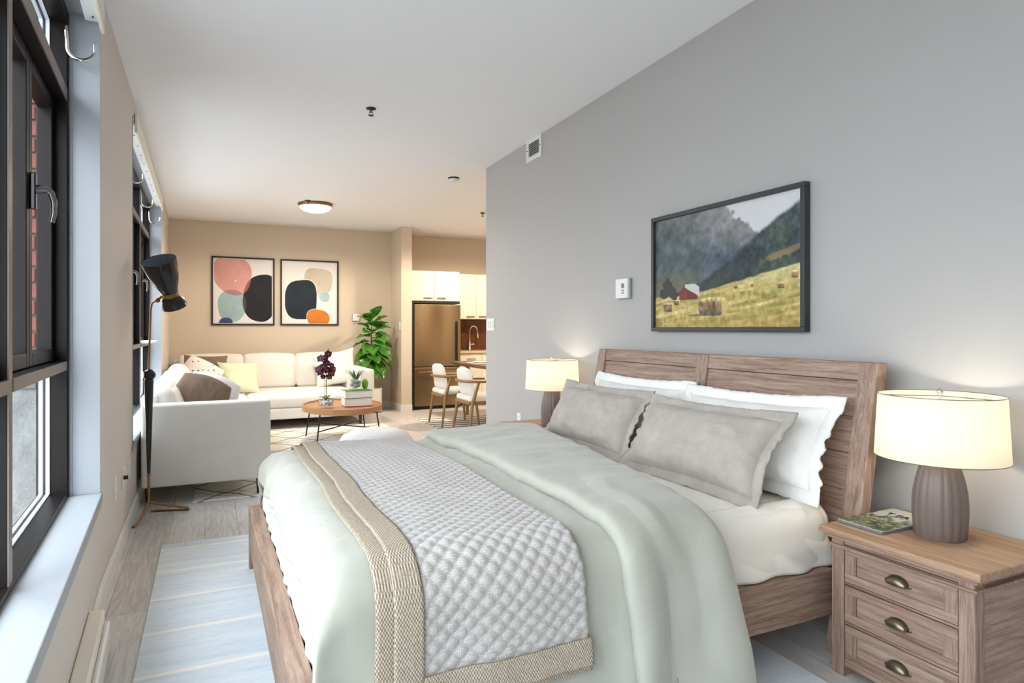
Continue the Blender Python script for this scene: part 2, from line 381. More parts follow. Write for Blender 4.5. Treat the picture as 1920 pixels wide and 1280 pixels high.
# ------------------------------------------------------------------ windows
def window(n, y0, y1, mull, handles):
    w = tag(thing('window_%d' % n, None, None, (xl(y0), y0, SILL)), kind='structure')
    g = lambda mb, name, mat, parent=w, **k: mb.build(name, mat, parent, world=True, **k)
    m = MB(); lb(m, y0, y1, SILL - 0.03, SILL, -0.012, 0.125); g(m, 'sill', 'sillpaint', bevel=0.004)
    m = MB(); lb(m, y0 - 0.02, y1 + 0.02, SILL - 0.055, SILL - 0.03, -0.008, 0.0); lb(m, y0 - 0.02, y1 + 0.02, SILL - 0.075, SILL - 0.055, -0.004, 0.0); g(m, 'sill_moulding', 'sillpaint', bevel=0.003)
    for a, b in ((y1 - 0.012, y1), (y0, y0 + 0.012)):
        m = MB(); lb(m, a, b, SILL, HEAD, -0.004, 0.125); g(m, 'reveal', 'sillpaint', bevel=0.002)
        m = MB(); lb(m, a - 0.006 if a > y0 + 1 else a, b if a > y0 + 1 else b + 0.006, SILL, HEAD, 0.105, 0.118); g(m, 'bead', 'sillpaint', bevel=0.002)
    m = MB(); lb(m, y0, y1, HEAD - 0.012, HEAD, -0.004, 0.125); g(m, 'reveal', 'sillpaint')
    F0, F1, GL = 0.12, 0.235, 0.205
    for a, b in ((y0 + 0.012, y0 + 0.05), (y1 - 0.05, y1 - 0.012)):
        m = MB(); lb(m, a, b, SILL, HEAD - .012, F0, F1); g(m, 'jamb', 'bronze', bevel=0.002)
    m = MB(); lb(m, y0 + .05, y1 - .05, SILL, SILL + 0.022, F0, F1); g(m, 'bottom_rail', 'bronze', bevel=0.002)
    m = MB(); lb(m, y0 + .05, y1 - .05, HEAD - 0.07, HEAD - .012, F0, F1); g(m, 'top_rail', 'bronze')
    edges = [y0 + 0.05] + [v for q in mull for v in (q - 0.025, q + 0.025)] + [y1 - 0.05]
    for q in mull:
        m = MB(); lb(m, q - 0.025, q + 0.025, SILL + 0.022, HEAD - .07, F0 + 0.006, F1); mo = g(m, 'mullion', 'bronze', bevel=0.002)
        m = MB(); lb(m, q - 0.024, q + 0.024, SILL + 0.022, HEAD - .07, F0 + 0.002, F0 + 0.006); g(m, 'mullion_cap', 'bronze_edge')
    T = [(1.112, 1.154), (2.325, 2.385)]
    bays = [(edges[i], edges[i + 1]) for i in range(0, len(edges), 2)]
    def glazing(a, b, z0, z1, dep, parent=w, pane_only=False):
        m = MB(); lb(m, a, b, z0, z1, dep - 0.003, dep + 0.003); p = g(m, 'pane', 'glass', parent)
        for mat, t, e in (('gasket', 0.0085, 0.0045), ('spacer', 0.006, 0.020)):
            m = MB()
            for (aa, bb_, zz0, zz1) in ((a, a + t, z0, z1), (b - t, b, z0, z1), (a + t, b - t, z0, z0 + t), (a + t, b - t, z1 - t, z1)):
                lb(m, aa, bb_, zz0, zz1, dep - e, dep + e)
            g(m, 'gasket' if mat == 'gasket' else 'spacer_bar', mat, parent)
    for bi, (a, b) in enumerate(bays):
        for z0, z1 in T:
            m = MB(); lb(m, a, b, z0, z1, F0 + 0.004, F1); g(m, 'transom', 'bronze', bevel=0.002)
            m = MB(); lb(m, a, b, z0 + .002, z1 - .002, F0, F0 + 0.004); g(m, 'transom_cap', 'bronze_edge')
        glazing(a, b, SILL + 0.022, T[0][0], GL); glazing(a, b, T[1][1], HEAD - .07, GL)
        mid = (a + b) / 2
        for k2, (s0, s1) in enumerate(((a, mid - 0.002), (mid + 0.002, b))):
            z0, z1 = T[0][1] + 0.004, T[1][0] - 0.004; S = 0.052
            m = MB()
            lb(m, s0, s0 + S, z0, z1, 0.17, 0.225); lb(m, s1 - S, s1, z0, z1, 0.17, 0.225); lb(m, s0 + S, s1 - S, z0, z0 + S, 0.17, 0.225); lb(m, s0 + S, s1 - S, z1 - S, z1, 0.17, 0.225)
            sash = g(m, 'sash', 'bronze', bevel=0.003)
            m = MB(); lb(m, (mid - 0.045 if k2 == 0 else mid + 0.004), (mid - 0.004 if k2 == 0 else mid + 0.045), z0, z1, 0.167, 0.1705); g(m, 'meeting_stile', 'bronze_edge', sash)
            glazing(s0 + S, s1 - S, z0 + S, z1 - S, 0.198, sash)
            for zz in (z0 + 0.16, z1 - 0.16):
                m = MB(); yy = s0 + 0.008 if k2 == 0 else s1 - 0.012
                m.tube([LW(yy, 0.168, zz - 0.04), LW(yy, 0.168, zz + 0.04)], 0.006, 8); g(m, 'hinge', 'gasket', sash)
        if bi in handles:
            h = g(lb(MB(), mid - 0.02, mid + 0.014, 1.74, 1.875, 0.148, 0.167), 'handle_plate', 'black_gloss', bevel=0.005)
            hm = MB(); c0 = 1.815
            pts = [LW(mid - 0.003, 0.15, c0), LW(mid + 0.0, 0.12, c0 + 0.004), LW(mid + 0.008, 0.105, c0 - 0.008), LW(mid + 0.02, 0.098, c0 - 0.04), LW(mid + 0.03, 0.099, c0 - 0.08), LW(mid + 0.03, 0.106, c0 - 0.115)]
            hm.tube(pts, [0.017, 0.015, 0.012, 0.0105, 0.010, 0.009], 12); hd = g(hm, 'handle_lever', 'darkchrome', smooth=True)
    return w
window(1, WIN[0][0], WIN[0][1], [-0.14, 1.08, 2.305], [3])
window(2, WIN[1][0], WIN[1][1], [6.13, 7.31], [1, 2])
tag(lb(MB(), 7.3, 8.2, 1.155, 1.172, 0.02, 0.16).build('window_ledge', 'trim', bevel=0.003), 'small white shelf ledge across the far window', 'shelf')

# blind valances and the hooks that carry the curtain rods
for i, (a, b) in enumerate(WIN):
    v = thing('blind_valance', ['cream valance board over the near window', 'cream valance board over the far window beyond the pier'][i], 'valance', (xl(b), b, 2.67), group=None)
    y0, y1 = a + 0.1, b - 0.02
    m = MB(); lb(m, y0, y1, 2.665, 2.80, -0.022, -0.006); m.build('fascia', 'cream', v, world=True, bevel=0.003)
    m = MB(); lb(m, y0, y1, 2.715, 2.735, -0.006, 0.055); m.build('track', 'white_plastic', v, world=True, bevel=0.002)
    y = y1 - 0.06; q = 0
    while y > max(y0, 2.2):
        m = MB(); lb(m, y, y + 0.012, 2.712, 2.716, 0.016, 0.024); m.build('track_clip', 'black', v, world=True)
        y -= 0.30
for (y, lab) in ((3.44, 'chrome curtain hook on the near window frame, closest to the camera'), (6.13, 'chrome curtain hook on the far window, nearest to the pier'), (7.31, 'chrome curtain hook on the far window, middle of three'), (8.44, 'chrome curtain hook beside the far end of the far window')):
    h = thing('curtain_hook', lab, 'hook', LW(y, 0.12, 2.60), group='chrome curtain hooks')
    x0 = 0.0; r = 0.052; pts = [(0.0, 0, 0.03), (0.004, 0, -0.02)] + [(0.004 + r - r * math.cos(t), 0, -0.045 - r * math.sin(t) * 0.9) for t in [PI * i / 10 for i in range(11)]] + [(0.004 + 2 * r, 0, -0.015)]
    MB().tube(pts, 0.008, 10).build('hook_arm', 'chrome', h, smooth=True)
    bx(-0.002, 0.006, -0.014, 0.014, -0.01, 0.05).build('mounting_plate', 'chrome', h, bevel=0.002)

# masonry outside the near window: brick above a rough stone block
brickmat = paint('red_brick', rgb(104, 62, 52), 0.9, 0.3, 14); mort = plain('grey_mortar', rgb(110, 106, 102), 0.95)
stone = NT('rough_cut_stone'); co = stone.coord(); vo = stone.n('ShaderNodeTexVoronoi'); stone.l(co, vo.inputs[0]); vo.inputs['Scale'].default_value = 5
nn = stone.noise(co, 22, 6, 0.7); stone.col(stone.mix(nn, rgb(96, 96, 95), rgb(150, 150, 149))); stone.rough(0.9); stone.bump(stone.noise(co, 40, 6, 0.7), 0.6, 0.02); M['stone'] = stone.m
pier = thing('brick_pier', 'red brick pier on a rough grey stone block outside the near window', 'masonry', (-1.2, 3.75, -1.0))
bx(-1.55, -0.70, 3.585, 4.9, 1.06, 4.0).build('mortar_core', mort, pier, world=True)
def _st(u, v):
    return (-1.6 + 0.90 * u, 3.545 + 0.02 * noi(u * 6, v * 14, 1), -1.0 + 2.04 * v)
sm = MB().grid(24, 60, _st); sm.box(-1.6, -0.70, 3.57, 4.9, -1.0, 1.04); sm.build('stone_block', 'stone', pier, world=True, smooth=True)
bx(-1.62, -0.70, 3.53, 4.9, 1.03, 1.06).build('stone_ledge', mort, pier, world=True, bevel=0.005)
bm0 = None; zz = 1.068; row = 0
while zz < 3.0:
    xs = -0.702 - (0.105 if row % 2 else 0.21)
    for q in range(4):
        if bm0 is None: o = bx(0, 0.2, 0, 0.06, 0, 0.062).build('brick', brickmat, pier, bevel=0.004); bm0 = o
        else: o = bm0.copy(); COL.objects.link(o); o.parent = pier
        o.location = Vector((xs - q * 0.21, 3.568 - 0.004 * random.random(), zz)) - Vector((-1.2, 3.75, -1.0))
    zz += 0.074; row += 1

# ------------------------------------------------------------------ wall fittings on the window wall
OUT = [(4.09, 0.43, 'white outlet plate on the window wall, nearest to the near window', 'outlet'), (4.46, 0.41, 'white wall plate with a dark knob between two outlets', 'knob'), (4.81, 0.395, 'white outlet plate on the window wall beside the floor lamp', 'outlet')]
for y, z, lab, kd in OUT:
    o = thing('wall_outlet', lab, 'outlet', LW(y, 0, z), group='plates low on the window wall')
    bx(0, 0.006, -0.036, 0.036, -0.06, 0.06).build('cover_plate', 'white_plastic', o, bevel=0.002)
    if kd == 'knob': MB().tube([(0.005, 0, 0), (0.03, 0, 0)], 0.012, 12).build('knob', 'gasket', o, smooth=True)
    else:
        for zz in (-0.025, 0.025): bx(0.005, 0.009, -0.016, 0.016, zz - 0.014, zz + 0.014).build('socket', 'trim', o, bevel=0.002)
h = thing('baseboard_heater', 'white electric baseboard heater under the near window', 'heater', LW(1.6, 0, 0))
m = MB(); lb(m, -0.2, 3.05, 0.03, 0.17, -0.055, -0.001); m.build('casing', 'cream', h, world=True, bevel=0.006)
m = MB(); lb(m, -0.2, 3.035, 0.015, 0.125, -0.076, -0.055); m.build('front_panel', 'trim', h, world=True, bevel=0.008)
m = MB(); lb(m, -0.1, 3.0, 0.0, 0.03, -0.05, -0.01); m.build('foot', 'gasket', h, world=True)

def plate(name, lab, cat, x, y, z, wy, hz, parts, face='x'):
    o = thing(name, lab, cat, (x, y, z))
    return o
# light switch, thermostat, vent and outlet on the grey wall
o = thing('light_switch', 'white triple light switch at the end of the grey wall', 'switch', (XR, 6.03, 1.343))
bx(-0.007, 0, -0.095, 0.095, -0.062, 0.062).build('cover_plate', 'white_plastic', o, bevel=0.002)
for q in (-0.055, 0, 0.055): bx(-0.012, -0.006, q - 0.017, q + 0.017, -0.036, 0.036).build('rocker', 'trim', o, bevel=0.003)
o = thing('thermostat', 'white thermostat with small display left of the landscape painting', 'thermostat', (XR, 3.69, 1.576))
bx(-0.012, 0, -0.078, 0.078, -0.072, 0.072).build('back_plate', 'grey_plastic', o, bevel=0.003)
bx(-0.036, -0.012, -0.072, 0.070, -0.066, 0.070).build('casing', 'white_plastic', o, bevel=0.006)
bx(-0.038, -0.035, -0.034, -0.004, 0.004, 0.036).build('display', 'lcd', o)
for q in (-0.012, -0.03): bx(-0.039, -0.035, -0.034, -0.006, q - 0.006, q + 0.005).build('button', 'grey_plastic', o, bevel=0.001)
o = thing('air_vent', 'white louvred air vent high on the grey wall near the ceiling', 'vent', (XR, 5.06, 2.90))
m = MB(); 
for (a, b, c, d) in ((-0.145, -0.10, -0.1, 0.1), (0.10, 0.145, -0.1, 0.1), (-0.10, 0.10, -0.1, -0.06), (-0.10, 0.10, 0.06, 0.1)): m.box(-0.012, 0, a, b, c, d)
m.build('vent_frame', 'trim', o, bevel=0.002)
bx(-0.003, 0.0, -0.10, 0.10, -0.06, 0.06).build('duct_opening', 'black', o)
for q in range(8):
    z = -0.055 + q * 0.0155; m = MB(); m.hexa([(-0.012, -0.1, z), (-0.004, -0.1, z + 0.006), (-0.004, 0.1, z + 0.006), (-0.012, 0.1, z), (-0.012, -0.1, z + 0.003), (-0.004, -0.1, z + 0.009), (-0.004, 0.1, z + 0.009), (-0.012, 0.1, z + 0.003)]); m.build('louvre', 'trim', o)
for q in (-0.122, 0.122): MB().tube([(-0.016, q, 0), (-0.01, q, 0)], 0.006, 8).build('screw', 'gasket', o)
o = thing('wall_outlet', 'white outlet on the grey wall behind the far nightstand', 'outlet', (XR, 5.37, 0.455))
bx(-0.006, 0, -0.036, 0.036, -0.06, 0.06).build('cover_plate', 'white_plastic', o, bevel=0.002)
bx(-0.010, -0.005, -0.016, 0.016, 0.01, 0.04).build('socket', 'trim', o, bevel=0.002)
o = thing('thermostat', 'small white thermostat on the tan wall beside the potted plant', 'thermostat', (2.16, 10.45, 1.48))
bx(-0.06, 0.06, -0.012, 0, -0.06, 0.06).build('back_plate', 'grey_plastic', o, bevel=0.003)
bx(-0.056, 0.054, -0.03, -0.012, -0.055, 0.058).build('casing', 'white_plastic', o, bevel=0.004)
bx(0.016, 0.04, -0.033, -0.029, 0.012, 0.03).build('display', 'black', o)
o = thing('light_switch', 'slim white switch plate on the side of the stub wall', 'switch', (2.73, 9.88, 1.34))
bx(-0.007, 0, -0.04, 0.04, -0.062, 0.062).build('cover_plate', 'white_plastic', o, bevel=0.002)
bx(-0.011, -0.006, -0.017, 0.017, -0.036, 0.036).build('rocker', 'trim', o, bevel=0.003)

# ceiling fittings
def sprinkler(x, y, lab):
    o = thing('sprinkler_head', lab, 'sprinkler', (x, y, zc(x, y)), group='ceiling sprinklers')
    MB().lathe([(0.038, 0.0), (0.036, -0.006), (0.018, -0.010), (0.012, -0.012)], 20).build('escutcheon', 'dark_metal', o, smooth=True)
    MB().lathe([(0.011, -0.008), (0.011, -0.03), (0.006, -0.034)], 12).build('body', 'brass', o, smooth=True)
    for sg in (-1, 1): MB().tube([(sg * 0.01, 0, -0.026), (sg * 0.015, 0, -0.038), (0, 0, -0.052)], 0.0028, 6).build('frame_arm', 'brass', o)
    m = MB(); m.lathe([(0.02, -0.052), (0.021, -0.055)], 16); m.build('deflector', 'dark_metal', o)
sprinkler(1.10, 4.78, 'sprinkler head on the open ceiling above the bed end')
sprinkler(1.13, 8.36, 'sprinkler head just behind the round ceiling light')
sprinkler(3.49, 8.33, 'sprinkler head over the dining area, half hidden by the grey wall')
xx, yy = 2.44, 6.65
o = thing('smoke_detector', 'white round smoke detector on the ceiling', 'smoke detector', (xx, yy, zc(xx, yy)))
MB().lathe([(0.062, 0), (0.062, -0.012), (0.058, -0.014)], 28).build('mounting_ring', 'dark_metal', o, smooth=True)
MB().lathe([(0.056, -0.014), (0.056, -0.034), (0.046, -0.046), (0.0, -0.048)], 28, cap=False).build('cover', 'white_plastic', o, smooth=True)
def dome(x, y, lab, power, vis=True):
    z = zc(x, y); o = thing('ceiling_lamp', lab, 'ceiling lamp', (x, y, z), group='round ceiling lamps')
    MB().lathe([(0.205, 0.0), (0.215, -0.012), (0.208, -0.035), (0.198, -0.04)], 40).build('rim', 'brass', o, smooth=True)
    MB().lathe([(0.2 * math.cos(t), -0.03 - 0.085 * math.sin(t)) for t in [PI / 2 * i / 8 for i in range(9)]], 40, cap=False).build('glass_bowl', 'dome', o, smooth=True)
    MB().sphere((0, 0, -0.118), 0.008).build('finial', 'brass', o, smooth=True)
    d = bpy.data.lights.new('ceiling_lamp_light', 'SPOT'); d.spot_size = math.radians(172); d.spot_blend = 0.35; d.energy = power; d.color = (1.0, 0.85, 0.66); d.shadow_soft_size = 0.12
    lo = bpy.data.objects.new('ceiling_lamp_light', d); COL.objects.link(lo); lo.parent = o; lo.location = (0, 0, -0.14)
dome(1.25, 8.55, 'lit round glass ceiling lamp over the living area', 130)
dome(3.95, 8.5, 'lit round glass ceiling lamp over the dining table', 235)

# ------------------------------------------------------------------ rugs
def nodes_rug_blue():
    k = NT('blue_striped_rug'); x, y, z = k.xyz(); co = k.coord((1, 9, 1)); n = k.noise(co, 26, 4, 0.7); n2 = k.noise(k.coord((0.35, 3, 1)), 6, 3)
    w = k.noise(k.coord(), 420, 2, 0.6)
    f = k.math('ADD', k.math('MULTIPLY', n, 0.5), k.math('MULTIPLY', n2, 0.5))
    base = k.ramp(f, [(0.32, rgb(196, 212, 226)), (0.5, rgb(220, 230, 238)), (0.68, rgb(234, 240, 244))])
    ph = k.math('ABSOLUTE', k.math('SUBTRACT', k.math('FLOORED_MODULO', k.math('SUBTRACT', y, 4.249 - 0.19), 0.38), 0.19))
    ln = k.math('LESS_THAN', ph, 0.013)
    k.col(k.mix(ln, base, rgb(244, 242, 238))); k.rough(0.95); k.bump(k.math('ADD', w, n), 0.5, 0.003); return k.m
def rug(name, mat, lab, x0, x1, y0, y1, h=0.008):
    o = bx(x0, x1, y0, y1, 0.0, h).build(name, mat, None, bevel=0.003); tag(o, lab, 'rug'); return o
rug('striped_rug', nodes_rug_blue(), 'pale blue rug with cream stripes under the bed', -0.25, 2.05, 0.9, 4.36)
def nodes_rug_ogee():
    k = NT('ogee_rug'); x, y, z = k.xyz(); Q, Pp = 0.52, 0.54
    sn = k.math('MULTIPLY', k.math('SINE', k.math('MULTIPLY', x, 2 * PI / Q)), 0.12)
    def lines(sg, off, wd):
        v = k.math('ADD', k.math('ADD', y, off), k.math('MULTIPLY', sn, sg))
        d = k.math('ABSOLUTE', k.math('SUBTRACT', k.math('FLOORED_MODULO', v, Pp), Pp / 2)); return k.math('LESS_THAN', d, wd)
    l1 = k.math('MAXIMUM', lines(1, 0.0, 0.02), lines(-1, 0.27, 0.02)); l2 = k.math('MAXIMUM', lines(0.8, 0.135, 0.011), lines(-0.8, 0.135, 0.011))
    n = k.noise(k.coord(), 300, 2)
    c = k.mix(k.math('MULTIPLY', l2, 0.85), rgb(228, 229, 222), rgb(164, 166, 156)); c = k.mix(l1, c, rgb(142, 136, 120))
    k.col(c); k.rough(0.95); k.bump(n, 0.4, 0.002); return k.m
rug('ogee_rug', nodes_rug_ogee(), 'off-white rug with taupe ogee lines under the coffee table', -0.10, 2.16, 5.33, 8.72)
def nodes_rug_stripe():
    k = NT('dining_striped_rug'); x, y, z = k.xyz(); n0 = k.noise(k.coord((0.05, 1, 1)), 5, 3, 0.7); n = k.math('ADD', k.math('MULTIPLY_ADD', k.math('SINE', k.math('MULTIPLY', y, 2 * PI / 0.17)), 0.25, 0.25), k.math('MULTIPLY', n0, 0.5))
    k.col(k.ramp(n, [(0.36, rgb(104, 104, 102)), (0.44, rgb(150, 149, 145)), (0.50, rgb(222, 220, 212)), (0.8, rgb(232, 230, 224))])); k.rough(0.95); return k.m
rug('dining_rug', nodes_rug_stripe(), 'grey and cream striped rug under the dining chairs', 2.70, 5.0, 6.3, 8.90, 0.006)

# ------------------------------------------------------------------ bed
BX0, BY0, BY1 = 0.20, 1.773, 3.77
bed = thing('bed', 'king bed of weathered oak with a leaning panelled headboard', 'bed', (1.2, 2.77, 0))
def B(mb, name, mat, parent=bed, **k): return mb.build(name, mat, parent, world=True, **k)
B(bx(BX0, BX0 + 0.065, BY0, BY1, 0.125, 0.337), 'foot_rail', 'oakY', bevel=0.004)
for yy in (BY0, BY1 - 0.05): B(bx(BX0, BX0 + 0.06, yy, yy + 0.05, 0.008, 0.125), 'leg', 'oakZ', bevel=0.003)
for yy in (BY0, BY1 - 0.045): B(bx(BX0 + 0.065, 2.27, yy, yy + 0.045, 0.155, 0.337), 'side_rail', 'oakX', bevel=0.004)
B(bx(BX0 + 0.065, 2.27, BY0 + 0.045, BY1 - 0.045, 0.20, 0.30), 'slat_base', 'oakX')
HK = 0.178
def hb(y0, y1, z0, z1, d0, d1): # headboard block: d is the depth behind the sloping front face
    f = lambda y, z, d: (2.26 + HK * z + d, y, z)
    return MB().hexa([f(y0, z0, d0), f(y0, z0, d1), f(y1, z0, d1), f(y1, z0, d0), f(y0, z1, d0), f(y0, z1, d1), f(y1, z1, d1), f(y1, z1, d0)])
HY0, HY1, HT = 1.72, 3.78, 1.16
for a, b in ((HY0, HY0 + 0.085), (HY1 - 0.085, HY1)): B(hb(a, b, 0.0, HT, -0.004, 0.055), 'post', 'oakZ', bevel=0.003)
B(hb(2.70, 2.79, 0.25, HT - 0.002, 0.0, 0.04), 'centre_stile', 'oakZ', bevel=0.002)
for a, b in ((HY0 + 0.085, 2.70), (2.79, HY1 - 0.085)):
    B(hb(a, b, HT - 0.075, HT, 0.002, 0.045), 'top_board', 'oakY', bevel=0.003)
    z = HT - 0.078
    for q in range(5):
        B(hb(a, b, z - 0.148, z, 0.010, 0.035), 'panel_board', 'oakY', bevel=0.0022); z -= 0.150
    B(hb(a, b, 0.25, 0.335, 0.002, 0.045), 'bottom_board', 'oakY', bevel=0.003)

# mattress with fitted sheet: rounded slab with soft creases on its sides
def mattress_mesh():
    m = MB(); x0, x1, y0, y1, z0, z1 = 0.285, 2.31, 1.81, 3.735, 0.302, 0.572; r = 0.07
    m.rbox(x0, x1, y0, y1, z0, z1, r, 0.012, 5); return m
mt = tag(mattress_mesh().build('mattress', 'sheet', None, smooth=True), 'thick mattress in a white fitted sheet on the oak bed', 'mattress')
def _sheet(u, v):      # loose sheet side with diagonal creases, near side of the bed
    x = 0.30 + 2.0 * u; a = v
    if a < 0.45: y = 1.93 - 0.09 * math.sin(a / 0.45 * PI / 2); z = 0.584 - 0.08 * (1 - math.cos(a / 0.45 * PI / 2))
    else: y = 1.84 - 0.035 * (a - 0.45) / 0.55; z = 0.504 - 0.163 * (a - 0.45) / 0.55
    w = min(1, a / 0.3) * 0.020
    y += w * math.sin((x * 1.0 + z * 1.5) * 26 + 2.5 * noi(x * 3, z * 4)) * (0.5 + 0.5 * noi(x * 4 + 9, 2)) - 0.004
    return (x, y, z)
bs = tag(MB().grid(150, 26, _sheet).build('bed_sheet', 'sheet', None, smooth=True, solid=0.006), 'creased white sheet tucked over the near side of the mattress', 'sheet')
def _sheet2(u, v):      # same sheet at the foot
    y = 1.84 + 1.86 * u; a = v
    if a < 0.45: x = 0.40 - 0.115 * math.sin(a / 0.45 * PI / 2); z = 0.584 - 0.08 * (1 - math.cos(a / 0.45 * PI / 2))
    else: x = 0.285 - 0.008 * (a - 0.45) / 0.55; z = 0.504 - 0.18 * (a - 0.45) / 0.55
    x += min(1, a / 0.3) * 0.008 * (0.5 + noi(y * 3.3, 7)) * math.sin(y * 38 + 5 * noi(y * 3, z * 4)) - 0.004
    return (x, y, z)
MB().grid(110, 22, _sheet2, flip=True).build('sheet_foot_end', 'sheet', bs, smooth=True, solid=0.006)

# duvet: one draped surface; s runs along the bed, t across it (arc length)
TOP = 0.628
def prof(l, R):          # arc over an edge: (outward, drop)
    if l <= 0: return 0.0, 0.0
    if l < R * PI / 2: a = l / R; return R * math.sin(a), R - R * math.cos(a)
    m_ = l - R * PI / 2; return R + 0.10 * m_, R + 0.985 * m_
def base(s, t, wr=1.0):
    oy, dy = prof(1.86 - t, 0.13); oy2, dy2 = prof(t - 3.70, 0.12); ox, dx = prof(0.37 - s, 0.115)
    y = min(max(t, 1.86), 3.70) - oy + oy2; x = max(s, 0.37) - ox
    cr = 0.020 * math.sin(PI * min(1, max(0, (y - 1.7) / 2.1)))
    top = TOP + cr + 0.012 * noi(s * 1.7, t * 1.3, 5)
    near = max(0, 1.86 - t); foot = max(0, 0.37 - s)
    x += 0.18 * max(0, near - 0.2) * (s - 0.9) * 0.55            # sides flare along the bed
    fold = wr * (0.35 + 0.65 * min(1, max(0, (s - 1.0) / 0.25))) * (1 - math.exp(-max(0, near - 0.06) * 5)) * (0.033 * math.sin(s * 17 + 2.2 * noi(s * 2, t * 2, 3)) + 0.009 * math.sin(s * 37 + 3 * noi(s * 3, t * 3, 8)))
    y -= fold + 0.02 * (1 - math.exp(-near * 4))
    x -= (1 - math.exp(-max(0, foot - 0.05) * 9)) * 0.010 * math.sin(t * 21 + 3 * noi(t * 2, 0, 6))
    z = top - dy - dy2 - dx
    z += wr * (0.008 * noi(s * 5 + 3, t * 4, 2) + 0.006 * abs(noi(s * 3 + t * 5, t * 2 - s * 4, 7))) * (1 if near == 0 else 0.4)
    cr2 = 1 - abs(noi(s * 3.1 + 0.9 * t, t * 2.2 - s, 12)) * 4
    if cr2 > 0: z += wr * 0.009 * cr2
    return Vector((x, y, max(z, 0.05)))
def drape(s, t, off, wr=1.0):
    e = 0.02; p = base(s, t, wr); n = (base(s + e, t, wr) - base(s - e, t, wr)).cross(base(s, t + e, wr) - base(s, t - e, wr))
    n = n.normalized() if n.length > 1e-12 else Vector((0, 0, 1))
    return p + n * off
duv = thing('duvet', 'pale sage green duvet folded back and hanging over the near side of the bed', 'duvet', (1.0, 2.75, 0.58))
def t_near(v, tn=1.20): return tn + (3.98 - tn) * v
def ss1(x): x = min(1, max(0, x)); return x * x * (3 - 2 * x)
def _d(u, v):
    t = t_near(v, 1.28); s_lo = 0.37 - 0.215 - 0.09 * ss1(2.1 - t) - 0.035 * noi(t * 2.2, 4) ; s = s_lo + (1.50 - s_lo) * u
    return drape(s, t, 0.0)
MB().grid(120, 190, _d).build('cover', 'duvet', duv, smooth=True, solid=0.022, world=True)
def f_edges(t):
    n_ = max(0, 1.86 - t)
    s0 = 1.19 + 0.02 * noi(t * 1.8, 3, 1) + 0.012 * noi(t * 6, 2)
    s1 = 1.60 + 0.175 * max(0, t - 1.84) + 0.06 * min(1, n_ * 2)
    return s0, s1
def _f(u, v):
    t = t_near(v, 1.24); s0, s1 = f_edges(t); s = s0 + (s1 - s0) * u
    o = 0.050 * (1 - math.exp(-(s - s0) / 0.010)) * (1 - math.exp(-(s1 - s) / 0.016)) + 0.006 * math.sin(PI * u)
    p = drape(s, t, o + 0.003)
    if u > 0.97: p.z -= 0.04 * (u - 0.97) / 0.03 if t > 1.86 else 0
    if u < 0.02: p += Vector((0.012, 0, 0)) * (1 - u / 0.02)
    p.z = max(p.z, 0.05)
    return p
MB().grid(110, 190, _f).build('folded_back_flap', 'duvet', duv, smooth=True, solid=0.02, world=True)

# quilted throw across the foot of the bed
k = NT('quilted_white_cotton'); co = k.coord(); v1 = k.n('ShaderNodeTexVoronoi'); k.l(co, v1.inputs[0]); v1.inputs['Scale'].default_value = 190; v1.inputs['Randomness'].default_value = 0.25
dots = k.math('LESS_THAN', v1.outputs[0], 0.32)
k.col(k.mix(dots, rgb(180, 175, 172), rgb(216, 214, 213))); k.rough(0.9); k.bump(dots, 0.25, 0.001); k.b.inputs['Sheen Weight'].default_value = 0.2; M['quilt'] = k.m
k = NT('beige_basketweave'); co = k.coord((1, 1, 1)); x, y, z = k.xyz()
sx_ = k.math('SINE', k.math('MULTIPLY', k.math('ADD', x, 0.0), 2 * PI / 0.0085)); yz = k.math('SUBTRACT', y, z)
sy_ = k.math('SINE', k.math('MULTIPLY', yz, 2 * PI / 0.012)); pr = k.math('MULTIPLY', sx_, sy_)
pn = k.math('ADD', k.math('MULTIPLY', pr, 0.45), k.math('MULTIPLY', k.noise(co, 160, 3), 0.9))
k.col(k.ramp(pn, [(0.10, rgb(122, 108, 90)), (0.42, rgb(164, 150, 130)), (0.8, rgb(208, 199, 184))])); k.rough(0.95); k.bump(pn, 0.5, 0.002); M['weave'] = k.m
thr = thing('throw_blanket', 'white diamond-quilted throw with woven beige border across the bed', 'blanket', (0.75, 2.7, 0.64))
BS0, BS1, BT0, BT1 = 0.455, 1.06, 1.43, 3.95
def quilt(s, t):
    a = (s / 0.056 + t / 0.047) ; b = (s / 0.056 - t / 0.047)
    h = abs(math.sin(PI * a / 1.0 * 1.0)) * abs(math.sin(PI * b))
    return 0.0095 * h ** 0.5
def bedge(t): return 0.02 * noi(t * 1.5, 8, 2)
BOR = 0.075
def _q(u, v):
    t = BT0 + BOR + (BT1 - BT0 - BOR) * v; s = BS0 + BOR + (BS1 - BS0 - BOR) * u + bedge(t)
    e = min(1, (1 - u) / 0.02); e2 = min(1, u / 0.03, v / 0.008)
    return drape(s, t, 0.010 + 0.016 * (0.35 + 0.65 * e) + quilt(s, t) * (0.2 + 0.8 * e2), 0.4)
MB().grid(120, 460, _q).build('quilted_panel', 'quilt', thr, smooth=True, solid=0.012, world=True)
def border(s0, s1, t0, t1, off, ns, nt, name):
    def fn(u, v):
        t = t0 + (t1 - t0) * v; s = s0 + (s1 - s0) * u + bedge(t)
        return drape(s, t, off + 0.010, 0.4)
    MB().grid(ns, nt, fn).build(name, 'weave', thr, smooth=True, solid=0.008, world=True, bevel=0.0)
border(BS0, BS0 + BOR + 0.004, BT0, BT1, 0.027, 10, 260, 'side_border')
border(BS0 + BOR + 0.004, BS1 + 0.002, BT0, BT0 + BOR + 0.004, 0.0275, 60, 12, 'hem_border')
